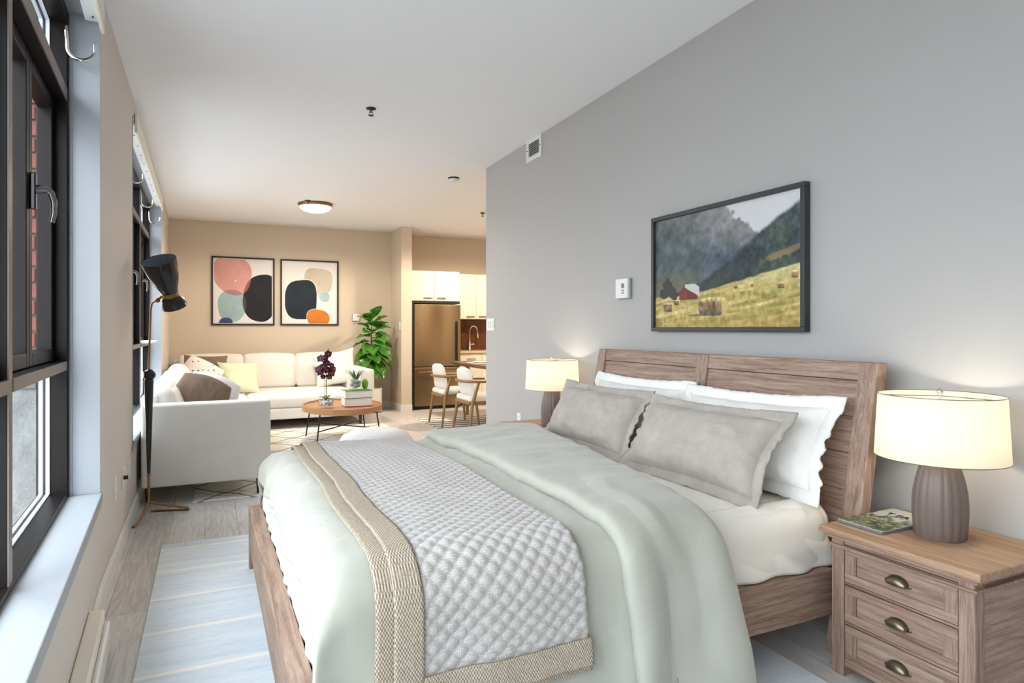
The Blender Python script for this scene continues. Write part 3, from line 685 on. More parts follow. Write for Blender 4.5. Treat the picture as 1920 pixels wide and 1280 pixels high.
border(BS0 - 0.048, BS0 + 0.10, BT0 - 0.02, BT1 + 0.01, 0.010, 12, 260, 'under_layer_side_border')
border(BS0 - 0.048, BS1 + 0.004, BT0 - 0.022, BT0 + 0.08, 0.011, 60, 12, 'under_layer_hem_border')

# ------------------------------------------------------------------ pillows and cushions
def frame_at(c, right, up):
    r = Vector(right).normalized(); u = Vector(up); u = (u - r * u.dot(r)).normalized(); n = r.cross(u)   # n is the face normal
    return lambda x, y, z: Vector(c) + r * x + u * y + n * z
def pillow(name, lab, cat, mat, c, right, up, a, b, T, flange=0.0, group=None, seed=0, sag=0.0, pinch=0.07, kids=True, wr=0.006, body_name='pillow_body'):
    F = frame_at(c, right, up)
    root = thing(name, lab, cat, tuple(F(0, -b * 0.9, 0)), group=group) if flange else None
    N1, N2 = 46, 32
    def mk(side):
        def fn(u, v):
            x = 2 * u - 1; y = 2 * v - 1
            px = x * a * (1 - pinch * (1 - y * y) * abs(x) ** 3); py = y * b * (1 - pinch * (1 - x * x) * abs(y) ** 3)
            e = max(0, 1 - abs(x) ** 2.6) * max(0, 1 - abs(y) ** 2.6)
            h = T * e ** 0.52
            ed = (1 - e) ** 1.5
            h += wr * e ** 0.3 * ((noi(x * 2.2 + seed, y * 2.2, side) + 0.6 * abs(noi(x * 5 + seed, y * 4.0, side + 3)))) + wr * 0.8 * ed * e ** 0.3 * math.sin(x * 9 * a / .4 + y * 7 + 4 * noi(x * 3, y * 3, seed))
            rg = 1 - abs(noi(x * 2.4 + seed * 3, y * 1.6 + x * 0.8, side + 9)) * 3.2
            if rg > 0: h += wr * 0.9 * rg * rg * e ** 0.5
            py -= sag * b * (1 - y) * 0.5 * (1 - abs(x)) * 0.3
            return tuple(F(px, py, side * max(h, 0.0)))
        return fn
    m = MB(); m.grid(N1, N2, mk(1)); m.grid(N1, N2, mk(-1), flip=True)
    o = m.build(body_name if flange else name, mat, root, smooth=True, world=bool(flange))
    if not flange: tag(o, lab, cat, group); return o
    # ruffled flange: a flat band around the seam
    fm = MB(); n = 200; ring = []
    def rim(q, out):
        per = q * 4; k_ = int(per) % 4; f = per - int(per); x, y = [(-1 + 2 * f, -1), (1, -1 + 2 * f), (1 - 2 * f, 1), (-1, 1 - 2 * f)][k_]
        px = x * a * (1 - pinch * (1 - y * y)); py = y * b * (1 - pinch * (1 - x * x))
        l = math.hypot(px / a, py / b)
        sx = (1 if x > 0.999 else -1 if x < -0.999 else 0); sy = (1 if y > 0.999 else -1 if y < -0.999 else 0)
        ox, oy = out * (sx + 0.0) , out * sy
        if abs(x) > 0.9: ox = out * math.copysign(min(1, max(0, (abs(x) - 0.9) / 0.1)) if not sx else 1, x)
        if abs(y) > 0.9: oy = out * math.copysign(min(1, max(0, (abs(y) - 0.9) / 0.1)) if not sy else 1, y)
        w = 0.020 * noi(q * 44, seed, 1) * (out / max(flange, 1e-6)) + 0.004 * noi(q * 120, seed, 4) * (out / max(flange, 1e-6))
        return F(px + ox, py + oy, w)
    for i in range(n):
        for o_ in (-0.012, 0.35 * flange, 0.7 * flange, flange * (1 + 0.1 * noi(i * 0.6, seed))): ring.append(tuple(rim(i / n, o_)))
    fs = [(i * 4 + j, ((i + 1) % n) * 4 + j, ((i + 1) % n) * 4 + j + 1, i * 4 + j + 1) for i in range(n) for j in range(3)]
    fm.add(ring, fs); fm.build('flange', mat, root, smooth=True, world=True, solid=0.007)
    return root
Yd = (0, -1, 0)          # seen from the foot of the bed, right is towards the camera
pillow('bed_pillow', 'white flanged pillow against the headboard at the far side of the bed', 'pillow', 'white_cotton', (2.305, 3.20, 0.795), Yd, (0.19, 0, 0.43), 0.435, 0.185, 0.09, 0.05, 'white sleeping pillows', 1, wr=0.012, pinch=0.10)
pillow('bed_pillow', 'white flanged pillow against the headboard nearest the close nightstand', 'pillow', 'white_cotton', (2.295, 2.28, 0.79), (0, -1, 0.02), (0.18, 0, 0.43), 0.435, 0.185, 0.09, 0.05, 'white sleeping pillows', 2, wr=0.012, pinch=0.10)
pillow('linen_pillow', 'grey linen flanged pillow at the far side of the bed', 'pillow', 'linen', (2.10, 3.30, 0.765), Yd, (0.22, 0, 0.40), 0.43, 0.175, 0.105, 0.045, 'grey linen pillows', 3, wr=0.014, pinch=0.10)
pillow('linen_pillow', 'grey linen flanged pillow in front, nearest the close nightstand', 'pillow', 'linen', (2.085, 2.37, 0.755), (0, -1, 0.01), (0.24, 0, 0.39), 0.44, 0.18, 0.11, 0.045, 'grey linen pillows', 4, wr=0.014, pinch=0.10)

# ------------------------------------------------------------------ nightstands
def nightstand(lab, y0, loc_only=False):
    W_, D_, H_ = 0.57, 0.485, 0.552
    n = thing('nightstand', lab, 'nightstand', (2.115, y0, 0), group='oak nightstands')
    g = lambda mb, name, mat, p=n, **k: mb.build(name, mat, p, **k)
    g(bx(0, D_, 0, W_, H_ - 0.026, H_), 'top', 'oakT', bevel=0.004)
    g(bx(0.018, D_ - 0.01, 0.018, W_ - 0.018, H_ - 0.042, H_ - 0.026), 'cornice', 'oakY', bevel=0.003)
    g(bx(0.022, D_ - 0.01, 0.022, W_ - 0.022, H_ - 0.074, H_ - 0.062), 'lip_moulding', 'oakY', bevel=0.003)
    P_ = 0.05; x0 = 0.032; ya, yb = 0.032, W_ - 0.032
    for xx in (x0, D_ - 0.012 - P_):
        for yy in (ya, yb - P_): g(bx(xx, xx + P_, yy, yy + P_, 0.0, H_ - 0.042), 'leg', 'oakZ', bevel=0.002)
    for yy in (ya + 0.008, yb - 0.008 - 0.014): g(bx(x0 + P_, D_ - 0.012 - P_, yy, yy + 0.014, 0.05, H_ - 0.042), 'side_panel', 'oakX')
    g(bx(D_ - 0.03, D_ - 0.016, ya + P_, yb - P_, 0.05, H_ - 0.042), 'back_panel', 'oakY')
    g(bx(x0 + 0.022, x0 + 0.03, ya + P_, yb - P_, 0.045, 0.498), 'carcass_front', M['black'])
    a, b = ya + P_ + 0.003, yb - P_ - 0.003
    for z0, z1 in ((0.494, 0.510), (0.346, 0.354), (0.198, 0.206), (0.036, 0.056)): g(bx(x0 + 0.006, x0 + 0.03, ya + P_, yb - P_, z0, z1), 'rail', 'oakY', bevel=0.0015)
    for z0, z1 in ((0.357, 0.491), (0.209, 0.343), (0.059, 0.195)):
        d = g(bx(x0 + 0.0105, x0 + 0.021, a, b, z0, z1), 'drawer', 'oakY')
        R_ = 0.032
        for (p, q, r, s_, mm, nm) in ((a, b, z1 - R_, z1, 'oakY', 'drawer_rail'), (a, b, z0, z0 + R_, 'oakY', 'drawer_rail'), (a, a + 0.045, z0 + R_, z1 - R_, 'oakZ', 'drawer_stile'), (b - 0.045, b, z0 + R_, z1 - R_, 'oakZ', 'drawer_stile')):
            g(bx(x0 + 0.003, x0 + 0.012, p, q, r, s_), nm, mm, d, bevel=0.0015)
        zc_, yc_ = (z0 + z1) / 2 + 0.004, (a + b) / 2
        m = MB()
        def cup(u, v):
            th = PI * u; ph = PI / 2 * v
            return (x0 + 0.012 - 0.026 * math.sin(ph) * (0.35 + 0.65 * math.sin(th) ** 0.6), yc_ + 0.037 * math.cos(th) * (1.0 - 0.05 * v), zc_ - 0.012 + 0.03 * math.cos(ph) * math.sin(th) ** 0.8)
        m.grid(21, 9, cup); g(m, 'cup_pull', 'bronzepull', d, smooth=True, solid=0.002)
        for sg in (-1, 1): g(MB().sphere((x0 + 0.0095, yc_ + sg * 0.041, zc_ - 0.009), 0.0075, 10, 6, (0.4, 1, 1)), 'pull_rivet', 'bronzepull', d, smooth=True)
    return n
nightstand('weathered oak nightstand with three drawers, close to the camera', 1.149)
nightstand('weathered oak nightstand half hidden on the far side of the bed', 4.14)

def table_lamp(lab, x, y, z):
    o = thing('table_lamp', lab, 'lamp', (x, y, z), group='bedside lamps')
    pr = [(0.078, 0.0), (0.081, 0.004), (0.084, 0.04), (0.0865, 0.09), (0.0865, 0.12), (0.084, 0.16), (0.077, 0.20), (0.067, 0.24), (0.054, 0.275), (0.040, 0.298), (0.022, 0.306)]
    MB().lathe(pr, 144, fn=lambda a, zz: 1 + 0.035 * (abs(math.sin(a * 9)) - 0.5)).build('base', 'ornament', o, smooth=True)
    MB().lathe([(0.012, 0.283), (0.012, 0.32), (0.018, 0.322), (0.018, 0.36), (0.006, 0.362), (0.004, 0.51), (0.004, 0.512)], 16).build('stem', 'chrome', o, smooth=True)
    m = MB(); R0, R1, Z0, Z1 = 0.208, 0.196, 0.285, 0.510
    m.lathe([(R0, Z0), (R1, Z1)], 64, cap=False); m.build('shade', 'shade', o, smooth=True)
    for R_, Z_ in ((R0, Z0), (R1, Z1)):
        MB().tube([(R_ * math.cos(2 * PI * i / 48), R_ * math.sin(2 * PI * i / 48), Z_) for i in range(49)], 0.0014, 6, cap=False).build('shade_ring', 'bronzepull', o, smooth=True)
    m = MB()
    for i in range(3):
        a = 2 * PI * i / 3 + 0.5; m.tube([(0, 0, Z1 - 0.004), (R1 * math.cos(a), R1 * math.sin(a), Z1 - 0.002)], 0.0016, 6)
    m.build('spider', 'bronzepull', o)
    m = MB(); m.sphere((0, 0, Z1 + 0.012), 0.011, 14, 8); m.build('finial', 'chrome', o, smooth=True)
    MB().sphere((0, 0, 0.39), 0.03, 14, 10, (1, 1, 1.2)).build('bulb', 'bulb', o, smooth=True)
    d = bpy.data.lights.new('bedside_bulb', 'POINT'); d.energy = BULB; d.color = (1.0, 0.88, 0.68); d.shadow_soft_size = 0.04
    l = bpy.data.objects.new('bedside_bulb', d); COL.objects.link(l); l.parent = o; l.location = (0, 0, 0.405)
BULB = 6.0
table_lamp('lit table lamp with fluted taupe base on the near nightstand', 2.385, 1.43, 0.552)
table_lamp('lit table lamp with cream shade on the far nightstand behind the pillows', 2.395, 4.33, 0.552)

# ------------------------------------------------------------------ flat prints as coloured grids
def vnoise(x, y, seed=0):
    xi = np.floor(x).astype(int); yi = np.floor(y).astype(int); xf = x - xi; yf = y - yi
    def h(a, b):
        n = (a * 374761393 + b * 668265263 + seed * 974634541) & 0x7fffffff; n = ((n ^ (n >> 13)) * 1274126177) & 0x7fffffff
        return ((n ^ (n >> 16)) & 0xffff) / 65535.0
    u = xf * xf * (3 - 2 * xf); v = yf * yf * (3 - 2 * yf)
    return (h(xi, yi) * (1 - u) + h(xi + 1, yi) * u) * (1 - v) + (h(xi, yi + 1) * (1 - u) + h(xi + 1, yi + 1) * u) * v
def fbm(x, y, seed=0, o=4):
    r = 0; a = 0.5
    for i in range(o): r = r + a * vnoise(x * 2 ** i, y * 2 ** i, seed + i); a *= 0.5
    return r / (1 - 0.5 ** o)
def print_mesh(name, parent, nu, nv, pos, colour, rough=0.6, bump=0.0):
    m = MB().grid(nu, nv, pos); o = m.build(name, 'art_white', parent, smooth=True)
    u, v = np.meshgrid(np.linspace(0, 1, nu), np.linspace(0, 1, nv), indexing='ij')
    c = np.clip(colour(u, v), 0, 1); c = np.where(c <= 0.04045, c / 12.92, ((c + 0.055) / 1.055) ** 2.4)
    full = np.ones((nu * nv, 4), dtype=np.float32); full[:, :3] = c.reshape(-1, 3)
    at = o.data.color_attributes.new('print', 'FLOAT_COLOR', 'POINT'); at.data.foreach_set('color', full.ravel())
    k = NT(name + '_ink'); ca = k.n('ShaderNodeVertexColor', layer_name='print'); k.l(ca.outputs[0], k.b.inputs['Base Color']); k.rough(rough)
    if bump:
        k.bump(k.noise(k.coord((1, 6, 6)), 60, 4), bump, 0.002)
    o.data.materials[0] = k.m; return o
def over(c, mask, col):
    mask = np.clip(mask, 0, 1)[..., None]; return c * (1 - mask) + np.asarray(col) / (255.0 if np.max(np.asarray(col)) > 1.5 else 1.0) * mask
def ss(x, a, b): t = np.clip((x - a) / (b - a), 0, 1); return t * t * (3 - 2 * t)

def landscape(u, v):
    w1 = fbm(u * 9, v * 7, 1) - 0.5; w2 = fbm(u * 26, v * 18, 5) - 0.5; w3 = fbm(u * 60, v * 30, 9) - 0.5; w4 = fbm(u * 14, v * 40, 31) - 0.5; uu = u + 0.05 * w2 + 0.02 * w3; vv = v + 0.05 * w2 + 0.02 * w3
    c = np.zeros(u.shape + (3,))
    c[:] = np.array([206, 207, 210]) / 255; c += (w1 * 0.05)[..., None]
    # misty mountain on the left
    ridge = 1.06 - np.clip(uu - 0.48, 0, 1) * 1.18 + 0.02 * w1
    mt_ = ss(ridge - vv, -0.015, 0.02)
    mc = np.zeros_like(c); mc[:] = np.array([66, 80, 88]) / 255
    mc = over(mc, ss(vv + 0.5 * uu, 0.75, 1.15) * 0.9, [150, 146, 150]); mc = over(mc, ss(0.55 - uu, 0, 0.5) * ss(vv, 0.45, 0.9) * 0.7, [84, 92, 90])
    mc = over(mc, ss(0.62 - vv, 0, 0.25) * ss(0.5 - uu, 0.0, 0.3) * 0.75, [112, 108, 84]); mc = over(mc, ss(uu, 0.3, 0.55) * ss(0.8 - vv, 0, 0.3) * 0.7, [82, 98, 118])
    mc += (w1 * 0.24 + w2 * 0.16 + w3 * 0.10)[..., None] * np.array([1, 1, 1.1]); c = over(c, mt_, mc)
    # dark wooded hill on the right
    hill = 0.40 + np.clip(uu - 0.30, 0, 1) * 0.66 - 0.06 * np.sin(uu * 5) + 0.06 * w1
    hm_ = ss(hill - vv, -0.015, 0.03) * ss(uu, 0.24, 0.34)
    hc = np.zeros_like(c); hc[:] = np.array([36, 50, 56]) / 255; hc = over(hc, ss(w1 * 2 + 0.4, 0.3, 0.8) * 0.6, [72, 92, 66]); hc = over(hc, ss(uu, 0.55, 1) * ss(vv, 0.5, 0.8) * 0.45, [84, 96, 104]); hc += (w2 * 0.22 + w3 * 0.2)[..., None]; hc = over(hc, ss(0.62 - vv, 0, 0.2) * ss(0.8 - uu, 0, 0.3) * 0.5, [30, 38, 42])
    c = over(c, hm_, hc)
    # field
    fld = 0.285 + 0.05 * np.clip(uu, 0, 0.3) + np.clip(uu - 0.34, 0, 1) * 0.26 + 0.02 * w2
    fm_ = ss(fld - vv, -0.006, 0.012)
    fc = np.zeros_like(c); fc[:] = np.array([184, 160, 88]) / 255; st = fbm(u * 5, v * 34 - u * 8, 14) - 0.5
    fc = over(fc, ss(st, -0.02, 0.18) * 0.75, [148, 138, 72]); fc = over(fc, ss(-st, 0.03, 0.2) * 0.8, [214, 196, 132]); fc = over(fc, ss(vv, 0.22, 0.4) * ss(uu, 0.3, 0.8) * 0.65, [202, 190, 140])
    fc = over(fc, ss(0.16 - vv, 0, 0.16) * 0.7, [170, 142, 72]); fc += (w3 * 0.28 + w4 * 0.18)[..., None]; c = over(c, fm_, fc)
    c = over(c, ss(0.012 - np.abs(vv - (0.30 + (uu - 0.55) * 0.10)), 0, 0.01) * ss(uu, 0.45, 0.55) * 0.5, [196, 156, 66])
    # ochre bank on the hillside
    c = over(c, ss(0.035 - np.abs(vv - (0.50 + (uu - 0.75) * 0.35)), 0, 0.02) * ss(uu, 0.72, 0.86) * 0.7, [158, 128, 82])
    # tree
    for (a, b, ra, rb) in ((0.10, 0.36, 0.035, 0.09), (0.13, 0.32, 0.06, 0.06), (0.07, 0.31, 0.05, 0.05), (0.17, 0.29, 0.04, 0.05)):
        c = over(c, ss(1 - ((uu - a + 0.02 * w3) / ra) ** 2 - ((vv - b) / rb) ** 2, -0.1, 0.3), [38, 42, 40])
    # barn
    bar = (u > 0.205) & (u < 0.345) & (v > 0.245) & (v < np.where(u < 0.27, 0.37 - np.abs(u - 0.245) * 1.3, 0.32)); c = over(c, bar.astype(float), [118, 36, 30])
    c = over(c, ((u > 0.265) & (u < 0.345) & (v > 0.245) & (v < 0.32)) * 0.8, [92, 26, 24])
    rf = (u > 0.25) & (u < 0.36) & (v > 0.395 - (u - 0.23) * 0.75 - 0.028 + 0.0) & (v < np.minimum(0.382, 0.395 - (u - 0.31) * 0.9)); c = over(c, rf * 0.95, [206, 202, 196])
    # bales
    for (a, b, ra, rb) in ((0.455, 0.175, 0.095, 0.072), (0.115, 0.185, 0.04, 0.04), (0.185, 0.225, 0.024, 0.022), (0.89, 0.31, 0.022, 0.02), (0.615, 0.325, 0.014, 0.012), (0.965, 0.385, 0.02, 0.025), (0.72, 0.33, 0.01, 0.012)):
        q = np.maximum(np.abs(u - a) / ra, np.abs(v - b) / rb); e = np.hypot((u - a) / ra, (v - b) / rb); mk = ss(1.12 - 0.5 * (q + e) * 0.95, 0, 0.12)
        bc = np.zeros_like(c); bc[:] = np.array([134, 104, 70]) / 255; bc = over(bc, ss((v - b) / rb, 0.35, 0.9), [216, 200, 150]); bc = over(bc, ss(-(v - b) / rb, 0.1, 0.9) * 0.8, [82, 70, 54]); bc += (w3 * 0.4 + w2 * 0.3)[..., None]
        bc = over(bc, ss((u - a) / ra, 0.62, 0.75) * 0.8, [222, 196, 112]); c = over(c, mk, bc)
    c = over(c, ss(1 - ((u - 0.36) / 0.10) ** 2 - ((v - 0.105) / 0.012) ** 2, 0, 0.5) * 0.6, [70, 82, 54])
    return c
pic = thing('landscape_painting', 'framed painting of a red barn and hay bales below mountains', 'painting', (XR, 2.76, 1.28))
PY0, PY1, PZ0, PZ1 = 2.175, 3.352, 1.283, 2.008
FW = 0.026
m = MB()
for (a, b, c0, c1, nm) in ((PY0, PY1, PZ0, PZ0 + FW, 0), (PY0, PY1, PZ1 - FW, PZ1, 0), (PY0, PY0 + FW, PZ0 + FW, PZ1 - FW, 0), (PY1 - FW, PY1, PZ0 + FW, PZ1 - FW, 0)):
    bx(XR - 0.042, XR - 0.002, a, b, c0, c1).build('frame_rail', plain('charcoal_frame', rgb(48, 49, 52), 0.45) if 'charcoal_frame' not in bpy.data.materials else bpy.data.materials['charcoal_frame'], pic, world=True, bevel=0.003)
bx(XR - 0.02, XR - 0.003, PY0 + FW, PY1 - FW, PZ0 + FW, PZ1 - FW).build('backing', 'black', pic, world=True)
o = print_mesh('canvas', None, 420, 270, lambda u, v: (XR - 0.024, PY1 - FW - (PY1 - PY0 - 2 * FW) * u, PZ0 + FW + (PZ1 - PZ0 - 2 * FW) * v), landscape, 0.5, 0.25)
o.parent = pic; o.matrix_parent_inverse = pic.matrix_basis.inverted()

def blob(u, v, cx, cy, rx, ry, p=2.6, rot=0.0, wob=0.06, seed=0):
    x = (u - cx); y = (v - cy); c, s = math.cos(rot), math.sin(rot); x, y = (x * c + y * s) / rx, (-x * s + y * c) / ry
    a = np.arctan2(y, x); r = (np.abs(x) ** p + np.abs(y) ** p) ** (1 / p) + wob * np.sin(a * 2 + seed) + wob * 0.6 * np.sin(a * 3 + seed * 2)
    return 1 - r
def abstract1(u, v):
    c = np.ones(u.shape + (3,)) * np.array([226, 224, 226]) / 255; n = (fbm(u * 6, v * 6, 3) - 0.5)
    def lay(c, f, col, al=1.0, halo=True):
        if halo: c = over(c, ss(f, -0.035, -0.02), [240, 238, 240])
        colv = np.asarray(col) / 255.0 + n[..., None] * 0.12; return over(c, ss(f, -0.006, 0.006) * al, colv)
    pk = blob(u, v, 0.31, 0.755, 0.35, 0.29, 2.3, -0.25, 0.05, 1); bl = blob(u, v, 0.30, 0.27, 0.255, 0.245, 2.2, 0.1, 0.04, 2); nv = blob(u, v, 0.80, 0.40, 0.29, 0.39, 2.4, -0.12, 0.05, 4); sm_ = blob(u, v, 0.20, 0.0, 0.12, 0.085, 2.2, 0, 0.03, 1)
    c = lay(c, nv, [8, 12, 26]); c = lay(c, bl, [156, 180, 188], 1, False); c = over(c, ss(np.minimum(bl, nv), -0.006, 0.006) * 0.85, [52, 40, 52]); c = lay(c, sm_, [52, 66, 110], 0.95, False)
    c = lay(c, pk, [206, 150, 146], 0.96, False); c = over(c, ss(np.minimum(pk, nv), -0.006, 0.006), [150, 88, 90]); c = over(c, ss(np.minimum(pk, bl), -0.006, 0.006), [166, 128, 128]); c = over(c, ss(0.016 - np.hypot(u - 0.36, (v - 0.665)), 0, 0.008), [250, 240, 236])
    return c
def abstract2(u, v):
    c = np.ones(u.shape + (3,)) * np.array([226, 225, 226]) / 255; n = (fbm(u * 6, v * 6, 13) - 0.5)
    for (f, col) in ((blob(u, v, 0.655, 0.69, 0.28, 0.21, 3.2, -0.08, 0.04, 2), [198, 188, 174]), (blob(u, v, 0.335, 0.385, 0.29, 0.325, 3.0, 0.02, 0.03, 4), [4, 28, 44]), (blob(u, v, 0.775, 0.44, 0.105, 0.085, 2.1, 0, 0.03, 1), [166, 190, 200]), (blob(u, v, 0.655, 0.085, 0.21, 0.15, 2.3, -0.1, 0.04, 5), [200, 116, 36])):
        c = over(c, ss(f, -0.045, -0.025), [240, 236, 232]); c = over(c, ss(f, -0.006, 0.006), np.asarray(col) / 255.0 + n[..., None] * 0.12)
    return c
for i, (x0, x1, fn, lab) in enumerate(((0.045, 0.921, abstract1, 'framed abstract print of pink, blue and navy pebble shapes'), (1.006, 1.881, abstract2, 'framed abstract print with teal block and orange half round'))):
    z0, z1, f = 1.352, 2.372, 0.022; a = thing('abstract_print', lab, 'picture', ((x0 + x1) / 2, 10.45, z0), group='pair of abstract prints')
    for (p, q, r, s_) in ((x0, x1, z0, z0 + f), (x0, x1, z1 - f, z1), (x0, x0 + f, z0 + f, z1 - f), (x1 - f, x1, z0 + f, z1 - f)):
        bx(p, q, 10.42, 10.448, r, s_).build('frame_rail', 'black', a, world=True, bevel=0.002)
    bx(x0 + f, x1 - f, 10.440, 10.449, z0 + f, z1 - f).build('mount', 'art_white', a, world=True)
    mg = 0.016
    o = print_mesh('print', None, 220, 250, lambda u, v: (x0 + f + mg + (x1 - x0 - 2 * f - 2 * mg) * u, 10.437, z0 + f + mg * 0.6 + (z1 - z0 - 2 * f - mg * 1.2) * v), fn, 0.7)
    o.parent = a; o.matrix_parent_inverse = a.matrix_basis.inverted()

# magazine on the near nightstand
mg = thing('magazine', 'thick magazine with a leafy cover lying on the near nightstand', 'magazine', (2.37, 1.61, 0.552), rz=0.0)
def cover(u, v):
    n = fbm(u * 9, v * 12, 21); n2 = fbm(u * 30, v * 40, 25); c = np.ones(u.shape + (3,)) * np.array([206, 204, 190]) / 255
    f = ss(0.62 - v + (n - 0.5) * 0.5, -0.05, 0.2)
    lf = np.zeros_like(c); lf[:] = np.array([98, 108, 70]) / 255; lf = over(lf, ss(n2, 0.5, 0.7), [186, 180, 160]); lf = over(lf, ss(n, 0.5, 0.65) * 0.6, [58, 62, 44]); return over(c, f, lf)
MX0, MX1, MY0, MY1 = -0.165, 0.165, -0.085, 0.095      # local; the cover's top lies towards the wall
bx(MX0, MX1, MY0, MY1, 0.001, 0.012).build('pages', plain('magazine_edge', rgb(112, 118, 116), 0.7), mg, bevel=0.001)
o = print_mesh('front_cover', mg, 60, 100, lambda u, v: (MX0 + (MX1 - MX0) * v, MY1 - (MY1 - MY0) * u, 0.0135), cover, 0.3)
bx(MX0, MX1, MY0, MY1, 0.012, 0.0132).build('cover_sheet', 'paper', mg)
def letters(txt, size, loc, rz, parent, mat, name='lettering'):
    cu = bpy.data.curves.new(name, 'FONT'); cu.body = txt; cu.size = size; cu.offset = 0.0012; to = bpy.data.objects.new(name, cu); COL.objects.link(to)
    dg = bpy.context.evaluated_depsgraph_get(); me = bpy.data.meshes.new_from_object(to.evaluated_get(dg)); bpy.data.objects.remove(to)
    o = bpy.data.objects.new(name, me); COL.objects.link(o); me.materials.clear(); me.materials.append(M[mat]); o.parent = parent; o.location = loc; o.rotation_euler = (0, 0, rz); return o
letters('T FA', 0.045, (0.06, 0.06, 0.0150), -PI / 2, mg, 'black')

# ------------------------------------------------------------------ sectional sofa
sofa = thing('sectional_sofa', 'large ivory L-shaped sectional sofa along the window and tan wall', 'sofa', (0.6, 8.4, 0))
S = lambda mb, name, mat='sofa', p=sofa, **k: mb.build(name, mat, p, world=True, smooth=True, **k)
S(MB().rbox(-0.44, 0.445, 5.35, 5.51, 0.135, 0.742, 0.022), 'near_arm')
S(MB().rbox(-0.45, 0.44, 5.50, 9.0, 0.135, 0.30, 0.02), 'left_base')
S(MB().rbox(-0.45, 1.86, 8.78, 10.38, 0.125, 0.265, 0.02), 'rear_base')
S(MB().rbox(1.86, 2.06, 8.74, 10.38, 0.135, 0.745, 0.03), 'far_arm')
S(MB().rbox(-0.455, -0.33, 5.50, 10.38, 0.27, 0.80, 0.03), 'left_back')
S(MB().rbox(-0.45, 1.90, 10.26, 10.40, 0.25, 0.86, 0.03), 'rear_back')
for a, b in ((5.52, 7.14), (7.15, 8.77)): S(MB().rbox(-0.30, 0.45, a, b, 0.30, 0.445, 0.045, 0.012), 'seat_cushion')
for a, b in ((-0.32, 0.455), (0.465, 1.855)): S(MB().rbox(a, b, 8.785, 10.0, 0.265, 0.44, 0.05, 0.014), 'seat_cushion')
for a, b in ((5.53, 6.75), (6.76, 7.98), (7.99, 9.3)):
    m = MB().rbox(-0.36, -0.17, a, b, 0.44, 0.845, 0.06, 0.03); m.v = [(x - 0.10 * (z - 0.44) / 0.4 + 0.03, y, z) for x, y, z in m.v]; S(m, 'back_cushion')
for a, b in ((-0.36, 0.46), (0.47, 1.18), (1.19, 1.90)):
    m = MB().rbox(a, b, 10.0, 10.24, 0.44, 0.925, 0.045, 0.02); m.v = [(x, y + 0.10 * (z - 0.44) / 0.4 - 0.04, z) for x, y, z in m.v]; S(m, 'back_cushion')
for (x, y) in ((-0.40, 5.42), (0.36, 5.42), (1.88, 8.80), (2.0, 10.3), (-0.38, 10.2)):
    m = MB(); m.hexa([(x - .012, y - .012, 0.008), (x + .012, y - .012, 0.008), (x + .012, y + .012, 0.008), (x - .012, y + .012, 0.008), (x - .018, y - .018, 0.14), (x + .018, y - .018, 0.14), (x + .018, y + .018, 0.14), (x - .018, y + .018, 0.14)])
    m.build('leg', 'black', sofa, world=True)
dk = NT('dotted_cotton'); co = dk.coord((1, 1, 1)); vo = dk.n('ShaderNodeTexVoronoi'); dk.l(co, vo.inputs[0]); vo.inputs['Scale'].default_value = 17; vo.inputs['Randomness'].default_value = 0.15
dk.col(dk.mix(dk.math('LESS_THAN', vo.outputs[0], 0.19), rgb(224, 219, 212), rgb(70, 68, 70))); dk.rough(0.9); M['dots'] = dk.m
pillow('cushion', 'brown velvet cushion behind the dotted cushion in the sofa corner', 'cushion', 'brown_velvet', (-0.045, 9.45, 0.70), (0.96, -0.16, -0.03), (0, 0.32, 0.9), 0.27, 0.26, 0.075, group='sofa cushions', seed=11)
pillow('cushion', 'off-white cushion with small dark dots in the sofa corner', 'cushion', 'dots', (-0.115, 9.1, 0.675), (0.84, -0.25, -0.46), (0.42, 0.30, 0.85), 0.225, 0.225, 0.075, group='sofa cushions', seed=12, pinch=-0.08)
pillow('cushion', 'pale green satin cushion on the corner of the sofa', 'cushion', 'green_satin', (0.37, 9.30, 0.645), (0.985, 0.10, -0.04), (0.0, 0.50, 0.86), 0.26, 0.235, 0.08, group='sofa cushions', seed=13, pinch=0.12)
pillow('cushion', 'white cushion leaning in the corner by the far sofa arm', 'cushion', 'sofa', (1.71, 9.76, 0.715), (0.96, -0.2, 0.16), (0, 0.30, 0.95), 0.31, 0.27, 0.09, group='sofa cushions', seed=14, pinch=0.12)
pillow('cushion', 'white cushion directly behind the front brown cushion', 'cushion', 'white_cotton', (-0.015, 6.22, 0.625), (0.93, -0.1, -0.36), (0.36, 0.25, 0.92), 0.20, 0.25, 0.06, group='sofa cushions', seed=15, pinch=-0.16)
bc_ = pillow('cushion', 'brown velvet cushion at the front end of the sofa', 'cushion', 'brown_velvet', (-0.09, 6.03, 0.63), (0.93, -0.10, -0.36), (0.36, 0.25, 0.92), 0.195, 0.25, 0.07, group='sofa cushions', seed=16, pinch=-0.16)

